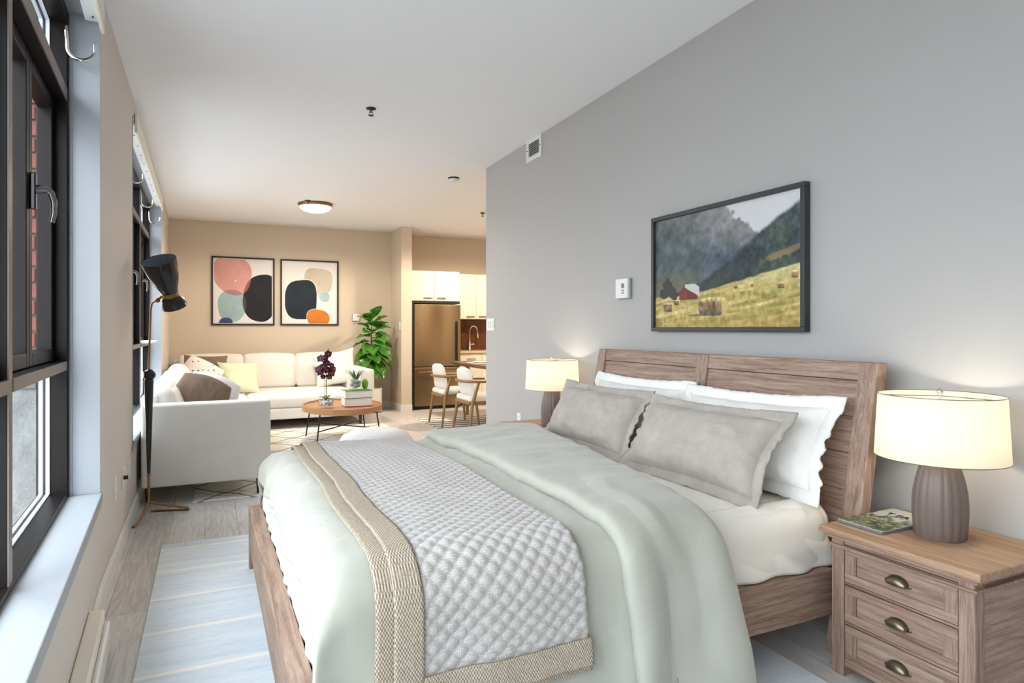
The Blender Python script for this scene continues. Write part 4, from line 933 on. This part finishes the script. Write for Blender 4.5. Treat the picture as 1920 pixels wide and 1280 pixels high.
# ------------------------------------------------------------------ coffee table and what stands on it
TX, TY, TZ = 1.42, 7.62, 0.40; RX, RY = 0.445, 0.60
ct = thing('coffee_table', 'round honey wood tray coffee table on thin dark legs', 'table', (TX, TY, 0.008))
m = MB().lathe([(0.97, TZ - 0.05), (1.0, TZ - 0.045), (1.0, TZ + 0.015), (0.965, TZ + 0.018), (0.955, TZ), (0.0, TZ - 0.001)], 72, sx=RX, sy=RY, cap=False); m.lathe([(0.97, TZ - 0.05), (0.0, TZ - 0.0505)], 72, sx=RX, sy=RY, cap=False)
m.build('tray_top', 'tray', ct, smooth=True)
for sx, sy in ((-1, -1), (1, -1), (1, 1), (-1, 1)):
    MB().tube([(sx * RX * 0.70, sy * RY * 0.62, TZ - 0.05), (sx * RX * 0.80, sy * RY * 0.70, 0.0)], 0.008, 8).build('leg', 'dark_metal', ct, smooth=True)
for sg in (1, -1): MB().tube([(-RX * .76, -sg * RY * .665, 0.165), (RX * .76, sg * RY * .665, 0.165)], 0.007, 8).build('cross_bar', 'dark_metal', ct, smooth=True)
TT = TZ + 0.008
# orchid
leafg = NT('dark_green_leaf'); n_ = leafg.noise(leafg.coord((3, 3, 3)), 9, 3); leafg.col(leafg.mix(n_, rgb(30, 62, 30), rgb(68, 112, 56))); leafg.rough(0.35); M['leafdark'] = leafg.m
petal = NT('burgundy_petal'); n_ = petal.noise(petal.coord(), 60, 3); petal.col(petal.mix(n_, rgb(34, 10, 18), rgb(82, 26, 46))); petal.rough(0.5); M['petal'] = petal.m
def leaf_mesh(L, Wd, droop, cup=0.15, wav=0.0, tip=0.55, base_w=0.12, nl=9, nw=5):
    def fn(u, v):
        x = (v - 0.5) * 2; wprof = (math.sin(PI * u ** tip) ** 0.85) * (1 - base_w) + base_w * (1 - u); w = Wd * max(wprof, 0.0) * 0.5
        z = -droop * u * u * L + cup * abs(x) ** 1.4 * w + wav * math.sin(u * 16 + x * 2) * abs(x) * w
        return (x * w, L * u * (1 - 0.25 * droop * u), z)
    return MB().grid(nl, nw, fn)
def place(mb, loc, az, el, roll=0.0):
    R = Matrix.Rotation(az - PI / 2, 3, 'Z') @ Matrix.Rotation(el, 3, 'X') @ Matrix.Rotation(roll, 3, 'Y')
    mb.v = [tuple(R @ Vector(p) + Vector(loc)) for p in mb.v]; return mb
ox, oy = 1.20, 7.42
orch = thing('potted_orchid', 'burgundy orchid in a low glass bowl of white pebbles', 'plant', (ox, oy, TT + 0.008))
MB().lathe([(0.072, 0.0), (0.082, 0.004), (0.088, 0.085), (0.084, 0.085), (0.078, 0.01), (0.0, 0.008)], 36, cap=False).build('glass_bowl', 'clear', orch, smooth=True)
m = MB()
random.seed(3)
for i in range(90):
    a = random.random() * 2 * PI; r = 0.070 * math.sqrt(random.random()); m.sphere((r * math.cos(a), r * math.sin(a), 0.026 + 0.052 * random.random()), 0.012 + 0.004 * random.random(), 7, 5, (1, 1, 0.8))
tag(m.build('white_pebbles', 'whitepebble', orch, smooth=True), kind='stuff')
for i, (az, L, el) in enumerate(((3.3, 0.15, 0.25), (2.3, 0.12, 0.7), (0.9, 0.13, 0.75), (0.0, 0.16, 0.3), (1.6, 0.10, 0.9), (4.9, 0.11, 0.6))):
    place(leaf_mesh(L, 0.045, 0.4), (0, 0, 0.085), az, el).build('leaf', 'leafdark', orch, smooth=True, solid=0.002)
MB().tube([(0, 0, 0.05), (0.004, 0, 0.25), (0.0, 0, 0.42), (0.01, 0, 0.60), (0.03, 0, 0.66)], 0.0045, 7).build('stem', 'leafstem', orch, smooth=True)
MB().tube([(-0.012, 0.005, 0.05), (-0.012, 0, 0.42)], 0.003, 6).build('stake', 'leafstem', orch, smooth=True)
def flower(loc, yaw, s):
    m = MB()
    for i in range(5):
        q = leaf_mesh(0.042 * s, (0.062 if i in (1, 4) else 0.046) * s, -0.1, 0.2, 0, 0.6, 0.2, 6, 5); R = Matrix.Rotation(2 * PI * i / 5, 3, 'Z'); q.v = [tuple(R @ Vector(p)) for p in q.v]; m.add(q.v, q.f)
    R = Matrix.Rotation(yaw, 3, 'Z') @ Matrix.Rotation(1.25, 3, 'X')
    m.v = [tuple(R @ Vector(p) + Vector(loc)) for p in m.v]; f = m.build('flower', 'petal', orch, smooth=True, solid=0.0015)
    m = MB().sphere(tuple(Vector(loc) + R @ Vector((0, -0.004, 0.006))), 0.007 * s, 8, 6); m.build('lip', plain('pink_lip', rgb(206, 92, 122), 0.5) if 'pink_lip' not in bpy.data.materials else bpy.data.materials['pink_lip'], f, smooth=True)
for (dx, dz, yw, s) in ((-0.06, 0.40, -0.4, 1.25), (0.05, 0.39, 0.4, 1.35), (-0.03, 0.46, -0.2, 1.1), (0.075, 0.43, 0.6, 1.0), (0.0, 0.50, 0.2, 1.1), (-0.06, 0.55, -0.5, 1.15), (0.02, 0.60, 0.2, 1.1), (-0.035, 0.345, 0, 0.8), (0.01, 0.42, 0.1, 1.2), (-0.085, 0.43, -0.5, 1.1), (0.03, 0.345, 0.3, 1.0), (-0.01, 0.56, 0, 1.0), (0.055, 0.47, 0.3, 0.9)):
    flower((dx, -0.02, dz), yw, s)
# books
bxp, byp = 1.56, 7.50
cols = [('leafy_cover', rgb(92, 140, 62)), ('orange_cover', rgb(206, 96, 50))]
for i, (lab, cn) in enumerate((('thick white book with orange cover edges, bottom of the stack on the coffee table', 1), ('thick white book with green cover under the glass vase on the coffee table', 0))):
    z0 = TT + 0.003 + i * 0.092
    b = thing('book', lab, 'book', (bxp, byp, z0), 0.06 * i - 0.03, group='books on the coffee table'); cm_ = plain(*cols[cn], 0.4)
    w, d, t = 0.155, 0.12, 0.09
    bx(-w + 0.006, w - 0.004, -d + 0.004, d - 0.006, 0.007, t - 0.007).build('pages', 'paper', b)
    bx(-w, w, -d, d, 0, 0.007).build('back_cover', cm_, b, bevel=0.001); bx(-w, w, -d, d, t - 0.007, t).build('front_cover', cm_ if i else 'paper', b, bevel=0.001)
    bx(-w, -w + 0.006, -d, d, 0.007, t - 0.007).build('spine', 'paper', b)
BT_ = TT + 0.003 + 0.184
va = thing('glass_vase', 'clear glass vase of grey stones and green blades on the books', 'vase', (bxp - 0.01, byp, BT_))
MB().lathe([(0.07, 0), (0.074, 0.004), (0.076, 0.215), (0.072, 0.215), (0.069, 0.012), (0.0, 0.01)], 32, cap=False).build('glass', 'clear', va, smooth=True)
m = None
for i in range(34):
    a = random.random() * 2 * PI; r = 0.05 * math.sqrt(random.random()); z = 0.028 + 0.085 * i / 34
    MB().sphere((r * math.cos(a), r * math.sin(a), z), 0.017 + 0.006 * random.random(), 8, 6, (1.2, 1, 0.8)).build('stone', 'pebble', va, smooth=True)
for i in range(9):
    a = random.random() * 2 * PI; place(leaf_mesh(0.13 + 0.06 * random.random(), 0.024, 0.3), (0.02 * math.cos(a), 0.02 * math.sin(a), 0.11), a, 1.05 + 0.25 * random.random()).build('blade', 'leafdark', va, smooth=True, solid=0.002)
mb_ = MB().sphere((0, 0, 0.06), 0.06, 26, 16, (0.62, 0.62, 1)); mb_.v = [(x * (1 + 0.06 * noi(x * 90, y * 90, z * 90)), y * (1 + 0.06 * noi(x * 90, y * 90, z * 90)), z) for x, y, z in mb_.v]
tag(mb_.build('moss_ball', paint('bright_moss', rgb(128, 172, 62), 0.95, 0.3, 80), None, smooth=True), 'round bright green moss ball beside the glass vase', 'ornament').location = (bxp + 0.102, byp + 0.03, BT_)

# pouf
pf = thing('pouf', 'round white fabric pouf behind the foot of the bed', 'pouf', (1.36, 5.72, 0.008))
pr = [(0.02, 0.0), (0.30, 0.004), (0.345, 0.05), (0.36, 0.15), (0.345, 0.26), (0.335, 0.275), (0.33, 0.285), (0.29, 0.345), (0.2, 0.385), (0.1, 0.398), (0.0, 0.40)]
MB().lathe(pr, 64, fn=lambda a, z: 1 + 0.008 * math.sin(a * 17) * (z > 0.02)).build('body', 'pouf', pf, smooth=True)
MB().tube([(0.336 * math.cos(2 * PI * i / 60), 0.336 * math.sin(2 * PI * i / 60), 0.277) for i in range(61)], 0.006, 6, cap=False).build('piping', 'pouf', pf, smooth=True)

# ------------------------------------------------------------------ floor lamp
lx, ly = -0.366, 5.03
fl_ = thing('floor_lamp', 'tall black and brass floor lamp with hourglass shade beside the sofa', 'lamp', (lx, ly, 0))
m = MB()
MB().tube([(0, 0, 0.30), (0, 0.0, 0.13), (-0.012, -0.03, 0.08), (-0.04, -0.11, 0.035), (-0.075, -0.20, 0.008)], 0.0085, 10).build('foot', 'brass', fl_, smooth=True)
MB().tube([(0.0, 0, 0.115), (0.13, 0.06, 0.06), (0.235, 0.10, 0.022), (0.24, 0.105, 0.012), (0.22, 0.12, 0.009), (0.05, 0.17, 0.009), (0.0, 0.17, 0.010)], 0.0085, 10).build('foot', 'brass', fl_, smooth=True)
MB().tube([(0, 0, 0.29), (0, 0, 0.31)], 0.012, 12).build('collar', 'brass', fl_, smooth=True)
MB().lathe([(0.010, 0.30), (0.030, 0.945), (0.026, 0.955), (0.012, 0.957)], 24).build('tapered_column', 'black_gloss', fl_, smooth=True)
MB().sphere((0.004, 0, 0.985), 0.039, 24, 16).build('ball', 'black_gloss', fl_, smooth=True)
MB().tube([(-0.030, -0.012, 0.985), (-0.036, -0.014, 0.985)], 0.026, 20).build('brass_disc', 'brass', fl_, smooth=True)
MB().tube([(0.0, 0, 1.01), (0.006, 0, 1.25), (0.012, 0, 1.44), (0.02, 0.0, 1.475), (0.045, -0.004, 1.495)], 0.0065, 10).build('rod', 'brass', fl_, smooth=True)
MB().sphere((0.052, -0.008, 1.495), 0.017, 16, 10).build('joint', 'brass', fl_, smooth=True)
ax = Vector((-0.24, -0.42, 0.85)).normalized(); cen = Vector((0.125, -0.03, 1.555))
def axl(prof, n=40, cap=False):
    q = MB().lathe(prof, n, cap=cap); Rm = ax.to_track_quat('Z', 'Y').to_matrix(); q.v = [tuple(Rm @ Vector(p) + cen) for p in q.v]; return q
sh = axl([(0.108, 0.235), (0.106, 0.20), (0.096, 0.13), (0.076, 0.06), (0.056, 0.01), (0.048, -0.02), (0.058, -0.045), (0.074, -0.07), (0.082, -0.10), (0.083, -0.115)]).build('shade', 'black_gloss', fl_, smooth=True)
axl([(0.105, 0.233), (0.103, 0.20), (0.093, 0.13), (0.073, 0.06), (0.05, 0.02), (0.0, 0.015)]).build('shade_lining', 'lamp_inner', fl_, smooth=True)
axl([(0.081, -0.114), (0.06, -0.07), (0.0, -0.06)]).build('lower_lining', 'lamp_inner', fl_, smooth=True)
axl([(0.053, -0.032), (0.056, -0.030), (0.056, -0.004), (0.053, -0.002)]).build('brass_band', 'brass', fl_, smooth=True)
MB().tube([(0.052, -0.008, 1.495), tuple(cen + ax * -0.02 + Vector((-0.05, 0.0, -0.012)))], 0.009, 10).build('bracket', 'brass', fl_, smooth=True)

# ------------------------------------------------------------------ fiddle-leaf plant
fg = NT('fiddle_leaf'); tc = fg.coord((8, 8, 8)); n_ = fg.noise(tc, 3, 3); fg.col(fg.mix(n_, rgb(34, 92, 26), rgb(96, 164, 52))); fg.rough(0.28); M['fiddle'] = fg.m
px_, py_ = 2.31, 9.98
pl = thing('potted_fiddle_leaf', 'fiddle-leaf fig in a white cylinder planter behind the sofa arm', 'plant', (px_, py_, 0))
MB().lathe([(0.135, 0.0), (0.15, 0.0), (0.15, 0.016)], 40, cap=False).build('planter_foot', 'black', pl, smooth=True)
MB().lathe([(0.14, 0.015), (0.155, 0.017), (0.155, 0.375), (0.140, 0.377), (0.138, 0.34), (0.13, 0.33)], 40, cap=False).build('planter', 'ceramic', pl, smooth=True)
MB().lathe([(0.14, 0.33), (0.0, 0.335)], 30, cap=False).build('soil', 'soil', pl, smooth=True)
MB().tube([(0, 0, 0.32), (0.01, 0, 0.7), (-0.01, 0, 1.1), (0.0, 0, 1.45)], [0.014, 0.012, 0.009, 0.005], 8).build('trunk', plain('bark', rgb(96, 78, 56), 0.8), pl, smooth=True)
random.seed(21)
NL = 30
for i in range(NL):
    f = i / (NL - 1); z = 0.78 + 0.66 * f; az = i * 2.4 + 0.5
    if math.sin(az) > 0.55: az = -az          # the wall is close behind
    L = (0.36 - 0.11 * f) * (0.9 + 0.25 * random.random()); el = -0.55 + 1.45 * f ** 1.3 + 0.25 * (random.random() - 0.5)
    if math.cos(az) > 0.6: L *= 0.95
    m = leaf_mesh(L, L * 0.76, 0.35 - 0.15 * f + 0.1 * random.random(), 0.3, 0.10, 0.72, 0.10, 13, 9)
    m.v = [(x, y + 0.05, zz + 0.012 * math.sin(y * 60 + abs(x) * 90) * min(1, abs(x) * 30)) for x, y, zz in m.v]
    place(m, (0, 0, z), az, el, random.uniform(-0.4, 0.4))
    lf_ = m.build('leaf', 'fiddle', pl, smooth=True, solid=0.0015)
    s0 = Vector((0, 0, z)); mid_ = [m.v[4 + 9 * q] for q in range(0, 12, 2)]
    MB().tube([s0] + [Vector(p) + Vector((0, 0, 0.002)) for p in mid_], [0.004] + [0.0035 - 0.0004 * q for q in range(len(mid_))], 6).build('midrib', plain('pale_vein', rgb(150, 190, 96), 0.4) if 'pale_vein' not in bpy.data.materials else bpy.data.materials['pale_vein'], lf_, smooth=True)

# ------------------------------------------------------------------ kitchen
KB = 10.62
fr = thing('refrigerator', 'steel bottom-freezer refrigerator in a black alcove, lamplight painted into its warm tone', 'refrigerator', (3.36, 10.0, 0))
bx(2.975, 3.765, 9.98, KB - 0.02, 0.03, 1.685).build('body', 'black', fr, world=True)
bx(2.978, 3.762, 9.92, 9.98, 0.69, 1.69).build('upper_door', 'fridge', fr, world=True, bevel=0.006)
bx(2.978, 3.762, 9.92, 9.98, 0.055, 0.675).build('freezer_drawer', 'fridge', fr, world=True, bevel=0.006)
bx(2.99, 3.75, 9.95, 9.99, 0.0, 0.05).build('toe_kick', 'black', fr, world=True)
hm = MB(); hm.box(3.692, 3.738, 9.855, 9.872, 0.78, 1.42); ho = hm.build('door_handle', 'fridge', fr, world=True, bevel=0.005); bx(3.675, 3.705, 9.872, 9.92, 0.78, 1.42).build('handle_shadow_bar', 'black', fr, world=True)  # black bar stands in for the shadow beside the door handle
bx(3.02, 3.72, 9.855, 9.875, 0.575, 0.612).build('drawer_handle', 'fridge', fr, world=True, bevel=0.005)
for xx in (3.06, 3.68): bx(xx - 0.012, xx + 0.012, 9.87, 9.925, 0.582, 0.605).build('handle_post', 'black', fr, world=True)
for (xx, zz) in ((3.03, 1.38), (3.03, 0.75), (3.36, 1.60)): MB().tube([(xx, 9.915, zz), (xx, 9.922, zz)], 0.006, 8).build('cap_screw', 'black', fr, world=True)
al = thing('refrigerator_surround', 'black filler panels framing the refrigerator', 'panel', (3.36, 10.2, 0))
bx(2.905, 2.965, 9.90, KB - 0.005, 0.0, 1.745).build('side_filler', 'black', al, world=True); bx(2.905, 3.78, 10.0, KB - 0.005, 1.71, 1.748).build('top_filler', 'black', al, world=True)
def cab(name, lab, x0, x1, y0, z0, z1, doors, hz, group, drawers=None):
    c = thing(name, lab, 'cabinet', ((x0 + x1) / 2, y0 + 0.1, z0), group=group)
    bx(x0, x1, y0 + 0.02, KB - 0.002, z0, z1).build('body', 'cabinet', c, world=True)
    w = (x1 - x0) / doors
    for i in range(doors):
        a, b = x0 + i * w + 0.003, x0 + (i + 1) * w - 0.003
        zs = [(z0 + 0.003, z1 - 0.003)] if not drawers else [(z0 + 0.003, drawers - 0.004), (drawers + 0.002, z1 - 0.003)]
        for j, (p, q) in enumerate(zs):
            d = bx(a, b, y0, y0 + 0.02, p, q).build('door' if j == 0 else 'drawer', 'cabinet', c, world=True, bevel=0.003)
            hx = (b - 0.11 if i % 2 == 0 else a + 0.11); zz = hz if not drawers else (p + q) / 2 if j else q - 0.05
            if drawers and j == 0: continue
            m = MB(); xa = (a + b) / 2 if drawers else hx
            m.box(xa - 0.075, xa + 0.075, y0 - 0.03, y0 - 0.02, zz - 0.006, zz + 0.006)
            for sg in (-1, 1): m.box(xa + sg * 0.065 - 0.005, xa + sg * 0.065 + 0.005, y0 - 0.022, y0 + 0.001, zz - 0.005, zz + 0.005)
            h = m.build('handle', 'bronzepull', d, world=False); h.matrix_parent_inverse = d.matrix_basis.inverted(); inv = c.matrix_basis.inverted(); h.data.transform(inv)
    return c
cab('upper_cabinet', 'cream double-door cabinet above the refrigerator', 2.905, 3.775, 10.0, 1.75, 2.24, 2, 1.80, 'cream upper cabinets')
cab('upper_cabinet', 'cream tall upper cabinet to the right of the refrigerator', 3.80, 4.56, 10.26, 1.465, 2.235, 2, 1.51, 'cream upper cabinets')
cab('base_cabinet', 'cream base cabinet with drawers under the sink counter', 3.80, 4.60, 10.06, 0.09, 0.885, 2, 0.8, 'cream base cabinets', drawers=0.70)
tag(bx(3.79, 5.5, 10.03, KB - 0.004, 0.888, 0.925).build('countertop', 'counter', None, bevel=0.004), 'pale stone counter with the kitchen faucet', 'countertop')
# backsplash: narrow glossy brown strips
spl = thing('backsplash', 'glossy brown horizontal mosaic backsplash behind the faucet', 'backsplash', (4.3, KB, 0.926))
bx(3.80, 5.5, KB - 0.008, KB - 0.001, 0.926, 1.462).build('grout', plain('dark_grout', rgb(44, 24, 14), 0.8), spl, world=True)
tm = NT('brown_glass_tile'); oi = tm.n('ShaderNodeObjectInfo'); tm.col(tm.mix(tm.noise(tm.coord((2, 1, 30)), 3, 2), rgb(74, 38, 18), rgb(138, 78, 38))); tm.rough(0.15)
random.seed(5); z = 0.93
t0 = None; r_ = 0
while z < 1.455:
    for q in range(3):
        if t0 is None: o = bx(0, 0.297, -0.004, 0.001, 0, 0.029).build('tile', tm.m, spl, bevel=0.0015, seg=1); t0 = o
        else: o = t0.copy(); COL.objects.link(o); o.parent = spl
        o.location = (3.81 + q * 0.3 - (0.0 if r_ % 2 else 0.0) - 4.3, -0.008 - 0.002 * random.random(), z - 0.926)
    z += 0.0325; r_ += 1
fa = thing('kitchen_faucet', 'chrome pull-down spring faucet on the kitchen counter', 'faucet', (4.13, 10.45, 0.926))
MB().lathe([(0.03, 0), (0.03, 0.012), (0.022, 0.02), (0.02, 0.16), (0.014, 0.17)], 20).build('base', 'chrome', fa, smooth=True)
MB().tube([(0, 0, 0.16), (0, 0, 0.34)] + [(0.07 - 0.07 * math.cos(t), -0.02 * math.sin(t), 0.34 + 0.08 * math.sin(t)) for t in [PI * i / 10 for i in range(1, 10)]] + [(0.145, 0, 0.30), (0.15, 0, 0.25)], 0.012, 10).build('spout', 'chrome', fa, smooth=True)
MB().tube([(0.15, 0, 0.29), (0.152, 0, 0.21)], 0.018, 12).build('spray_head', 'chrome', fa, smooth=True)
MB().tube([(0.02, 0, 0.10), (0.09, -0.02, 0.105)], 0.007, 8).build('lever', 'chrome', fa, smooth=True)

# ------------------------------------------------------------------ dining set
dt = thing('dining_table', 'brown wooden dining table partly hidden by the grey wall', 'table', (3.9, 8.2, 0.006))
T_ = dict(parent=dt, world=True)
m = MB(); m.hexa([(3.42, 7.32, .745), (4.32, 7.32, .745), (4.32, 9.18, .745), (3.42, 9.18, .745), (3.34, 7.22, .79), (4.4, 7.22, .79), (4.4, 9.28, .79), (3.34, 9.28, .79)]); m.box(3.34, 4.4, 7.22, 9.28, .79, .80); m.build('table_top', 'tablewood', **T_)
for x, y in ((3.52, 7.5), (4.22, 7.5), (4.22, 9.0), (3.52, 9.0)): MB().tube([(x, y, 0.006), (x, y, 0.75)], [0.022, 0.035], 12).build('leg', 'tablewood', smooth=True, **T_)
pmat = thing('place_setting', 'white plate on a pale mat at the near corner of the dining table', 'plate', (3.60, 8.62, 0.80))
bx(-0.16, 0.16, -0.24, 0.24, 0.001, 0.005).build('mat', plain('pale_mat', rgb(196, 198, 204), 0.8), pmat); MB().lathe([(0.09, 0.005), (0.10, 0.008), (0.14, 0.02), (0.138, 0.022), (0.095, 0.012), (0.0, 0.011)], 36, cap=False).build('plate', 'ceramic', pmat, smooth=True)
vs_ = thing('flower_vase', 'small vase of white flowers on the dining table, cut by the grey wall', 'vase', (3.88, 8.45, 0.80))
MB().lathe([(0.04, 0), (0.06, 0.05), (0.05, 0.13), (0.03, 0.17), (0.035, 0.19)], 24).build('vase_body', 'ceramic', vs_, smooth=True)
for (a, b, c_) in ((-0.10, 0.02, 0.36), (0.02, -0.05, 0.40), (0.08, 0.05, 0.37), (-0.02, 0.07, 0.42)):
    MB().tube([(0, 0, 0.15), (a * 0.6, b * 0.6, 0.28), (a, b, c_)], 0.004, 6).build('stem', 'leafstem', vs_, smooth=True)
    q = MB().sphere((a, b, c_), 0.045, 16, 10); q.v = [(x + 0.006 * noi(x * 60, y * 60, z * 60), y + 0.006 * noi(y * 60, z * 60, 3), z) for x, y, z in q.v]; q.build('bloom', 'ceramic', vs_, smooth=True)
M['chairfab'] = fabric('white_chair_fabric', rgb(230, 226, 220), rgb(220, 216, 210), 420, bump=0.1)
def chair(lab, x, y):
    c = thing('dining_chair', lab, 'chair', (x, y, 0.006), -PI / 2, group='dining chairs')
    g = lambda mb, name, mat, **k: mb.build(name, mat, c, smooth=True, **k)
    for sx in (-1, 1):
        g(MB().tube([(sx * 0.275, -0.27, 0.0), (sx * 0.250, -0.215, 0.40), (sx * 0.262, -0.135, 0.66)], [0.014, 0.022, 0.017], 12), 'leg', 'chairwood')
        g(MB().tube([(sx * 0.265, 0.26, 0.0), (sx * 0.235, 0.21, 0.415)], [0.014, 0.021], 12), 'leg', 'chairwood')
    pts = [(-0.27, 0.16, 0.655), (-0.275, 0.02, 0.66), (-0.27, -0.12, 0.662)] + [(-0.265 * math.cos(t), -0.14 - 0.16 * math.sin(t), 0.663) for t in [PI * i / 14 for i in range(1, 14)]] + [(0.27, -0.12, 0.662), (0.275, 0.02, 0.66), (0.27, 0.16, 0.655)]
    g(MB().tube(pts, 0.0165, 10), 'arm_rail', 'chairwood')
    for sx in (-1, 1): g(MB().tube([(sx * 0.245, -0.22, 0.405), (sx * 0.24, 0.21, 0.405)], 0.016, 10), 'seat_rail', 'chairwood')
    g(MB().tube([(-0.24, -0.235, 0.405), (0, -0.262, 0.405), (0.24, -0.235, 0.405)], 0.016, 10), 'seat_rail', 'chairwood')
    g(MB().tube([(-0.235, 0.21, 0.405), (0.235, 0.21, 0.405)], 0.016, 10), 'seat_rail', 'chairwood')
    g(MB().rbox(-0.245, 0.245, -0.24, 0.25, 0.412, 0.49, 0.035, 0.012), 'seat', 'chairfab')
    def bk(side):
        def fn(u, v):
            xx = 2 * u - 1; z = 0.49 + 0.335 * v; wd = 0.24 * (1 - 0.10 * v) * (1 if v < 0.70 else 0.30 + 0.70 * math.sqrt(max(0.0, 1 - ((v - 0.70) / 0.30) ** 2.4)))
            yb = -0.215 - 0.055 * v + 0.045 * xx * xx; th = 0.032 * math.sqrt(max(0, 1 - abs(xx) ** 4)) * math.sqrt(max(0, 1 - abs(2 * v - 1) ** 6))
            return (xx * wd, yb + side * th, z)
        return fn
    m = MB(); m.grid(22, 20, bk(1), flip=True); m.grid(22, 20, bk(-1)); g(m, 'backrest', 'chairfab')
    return c
chair('white dining chair with wooden arms nearest the refrigerator', 3.04, 8.26)
chair('white dining chair with wooden arms nearest the grey wall, second in the row', 3.05, 7.33)
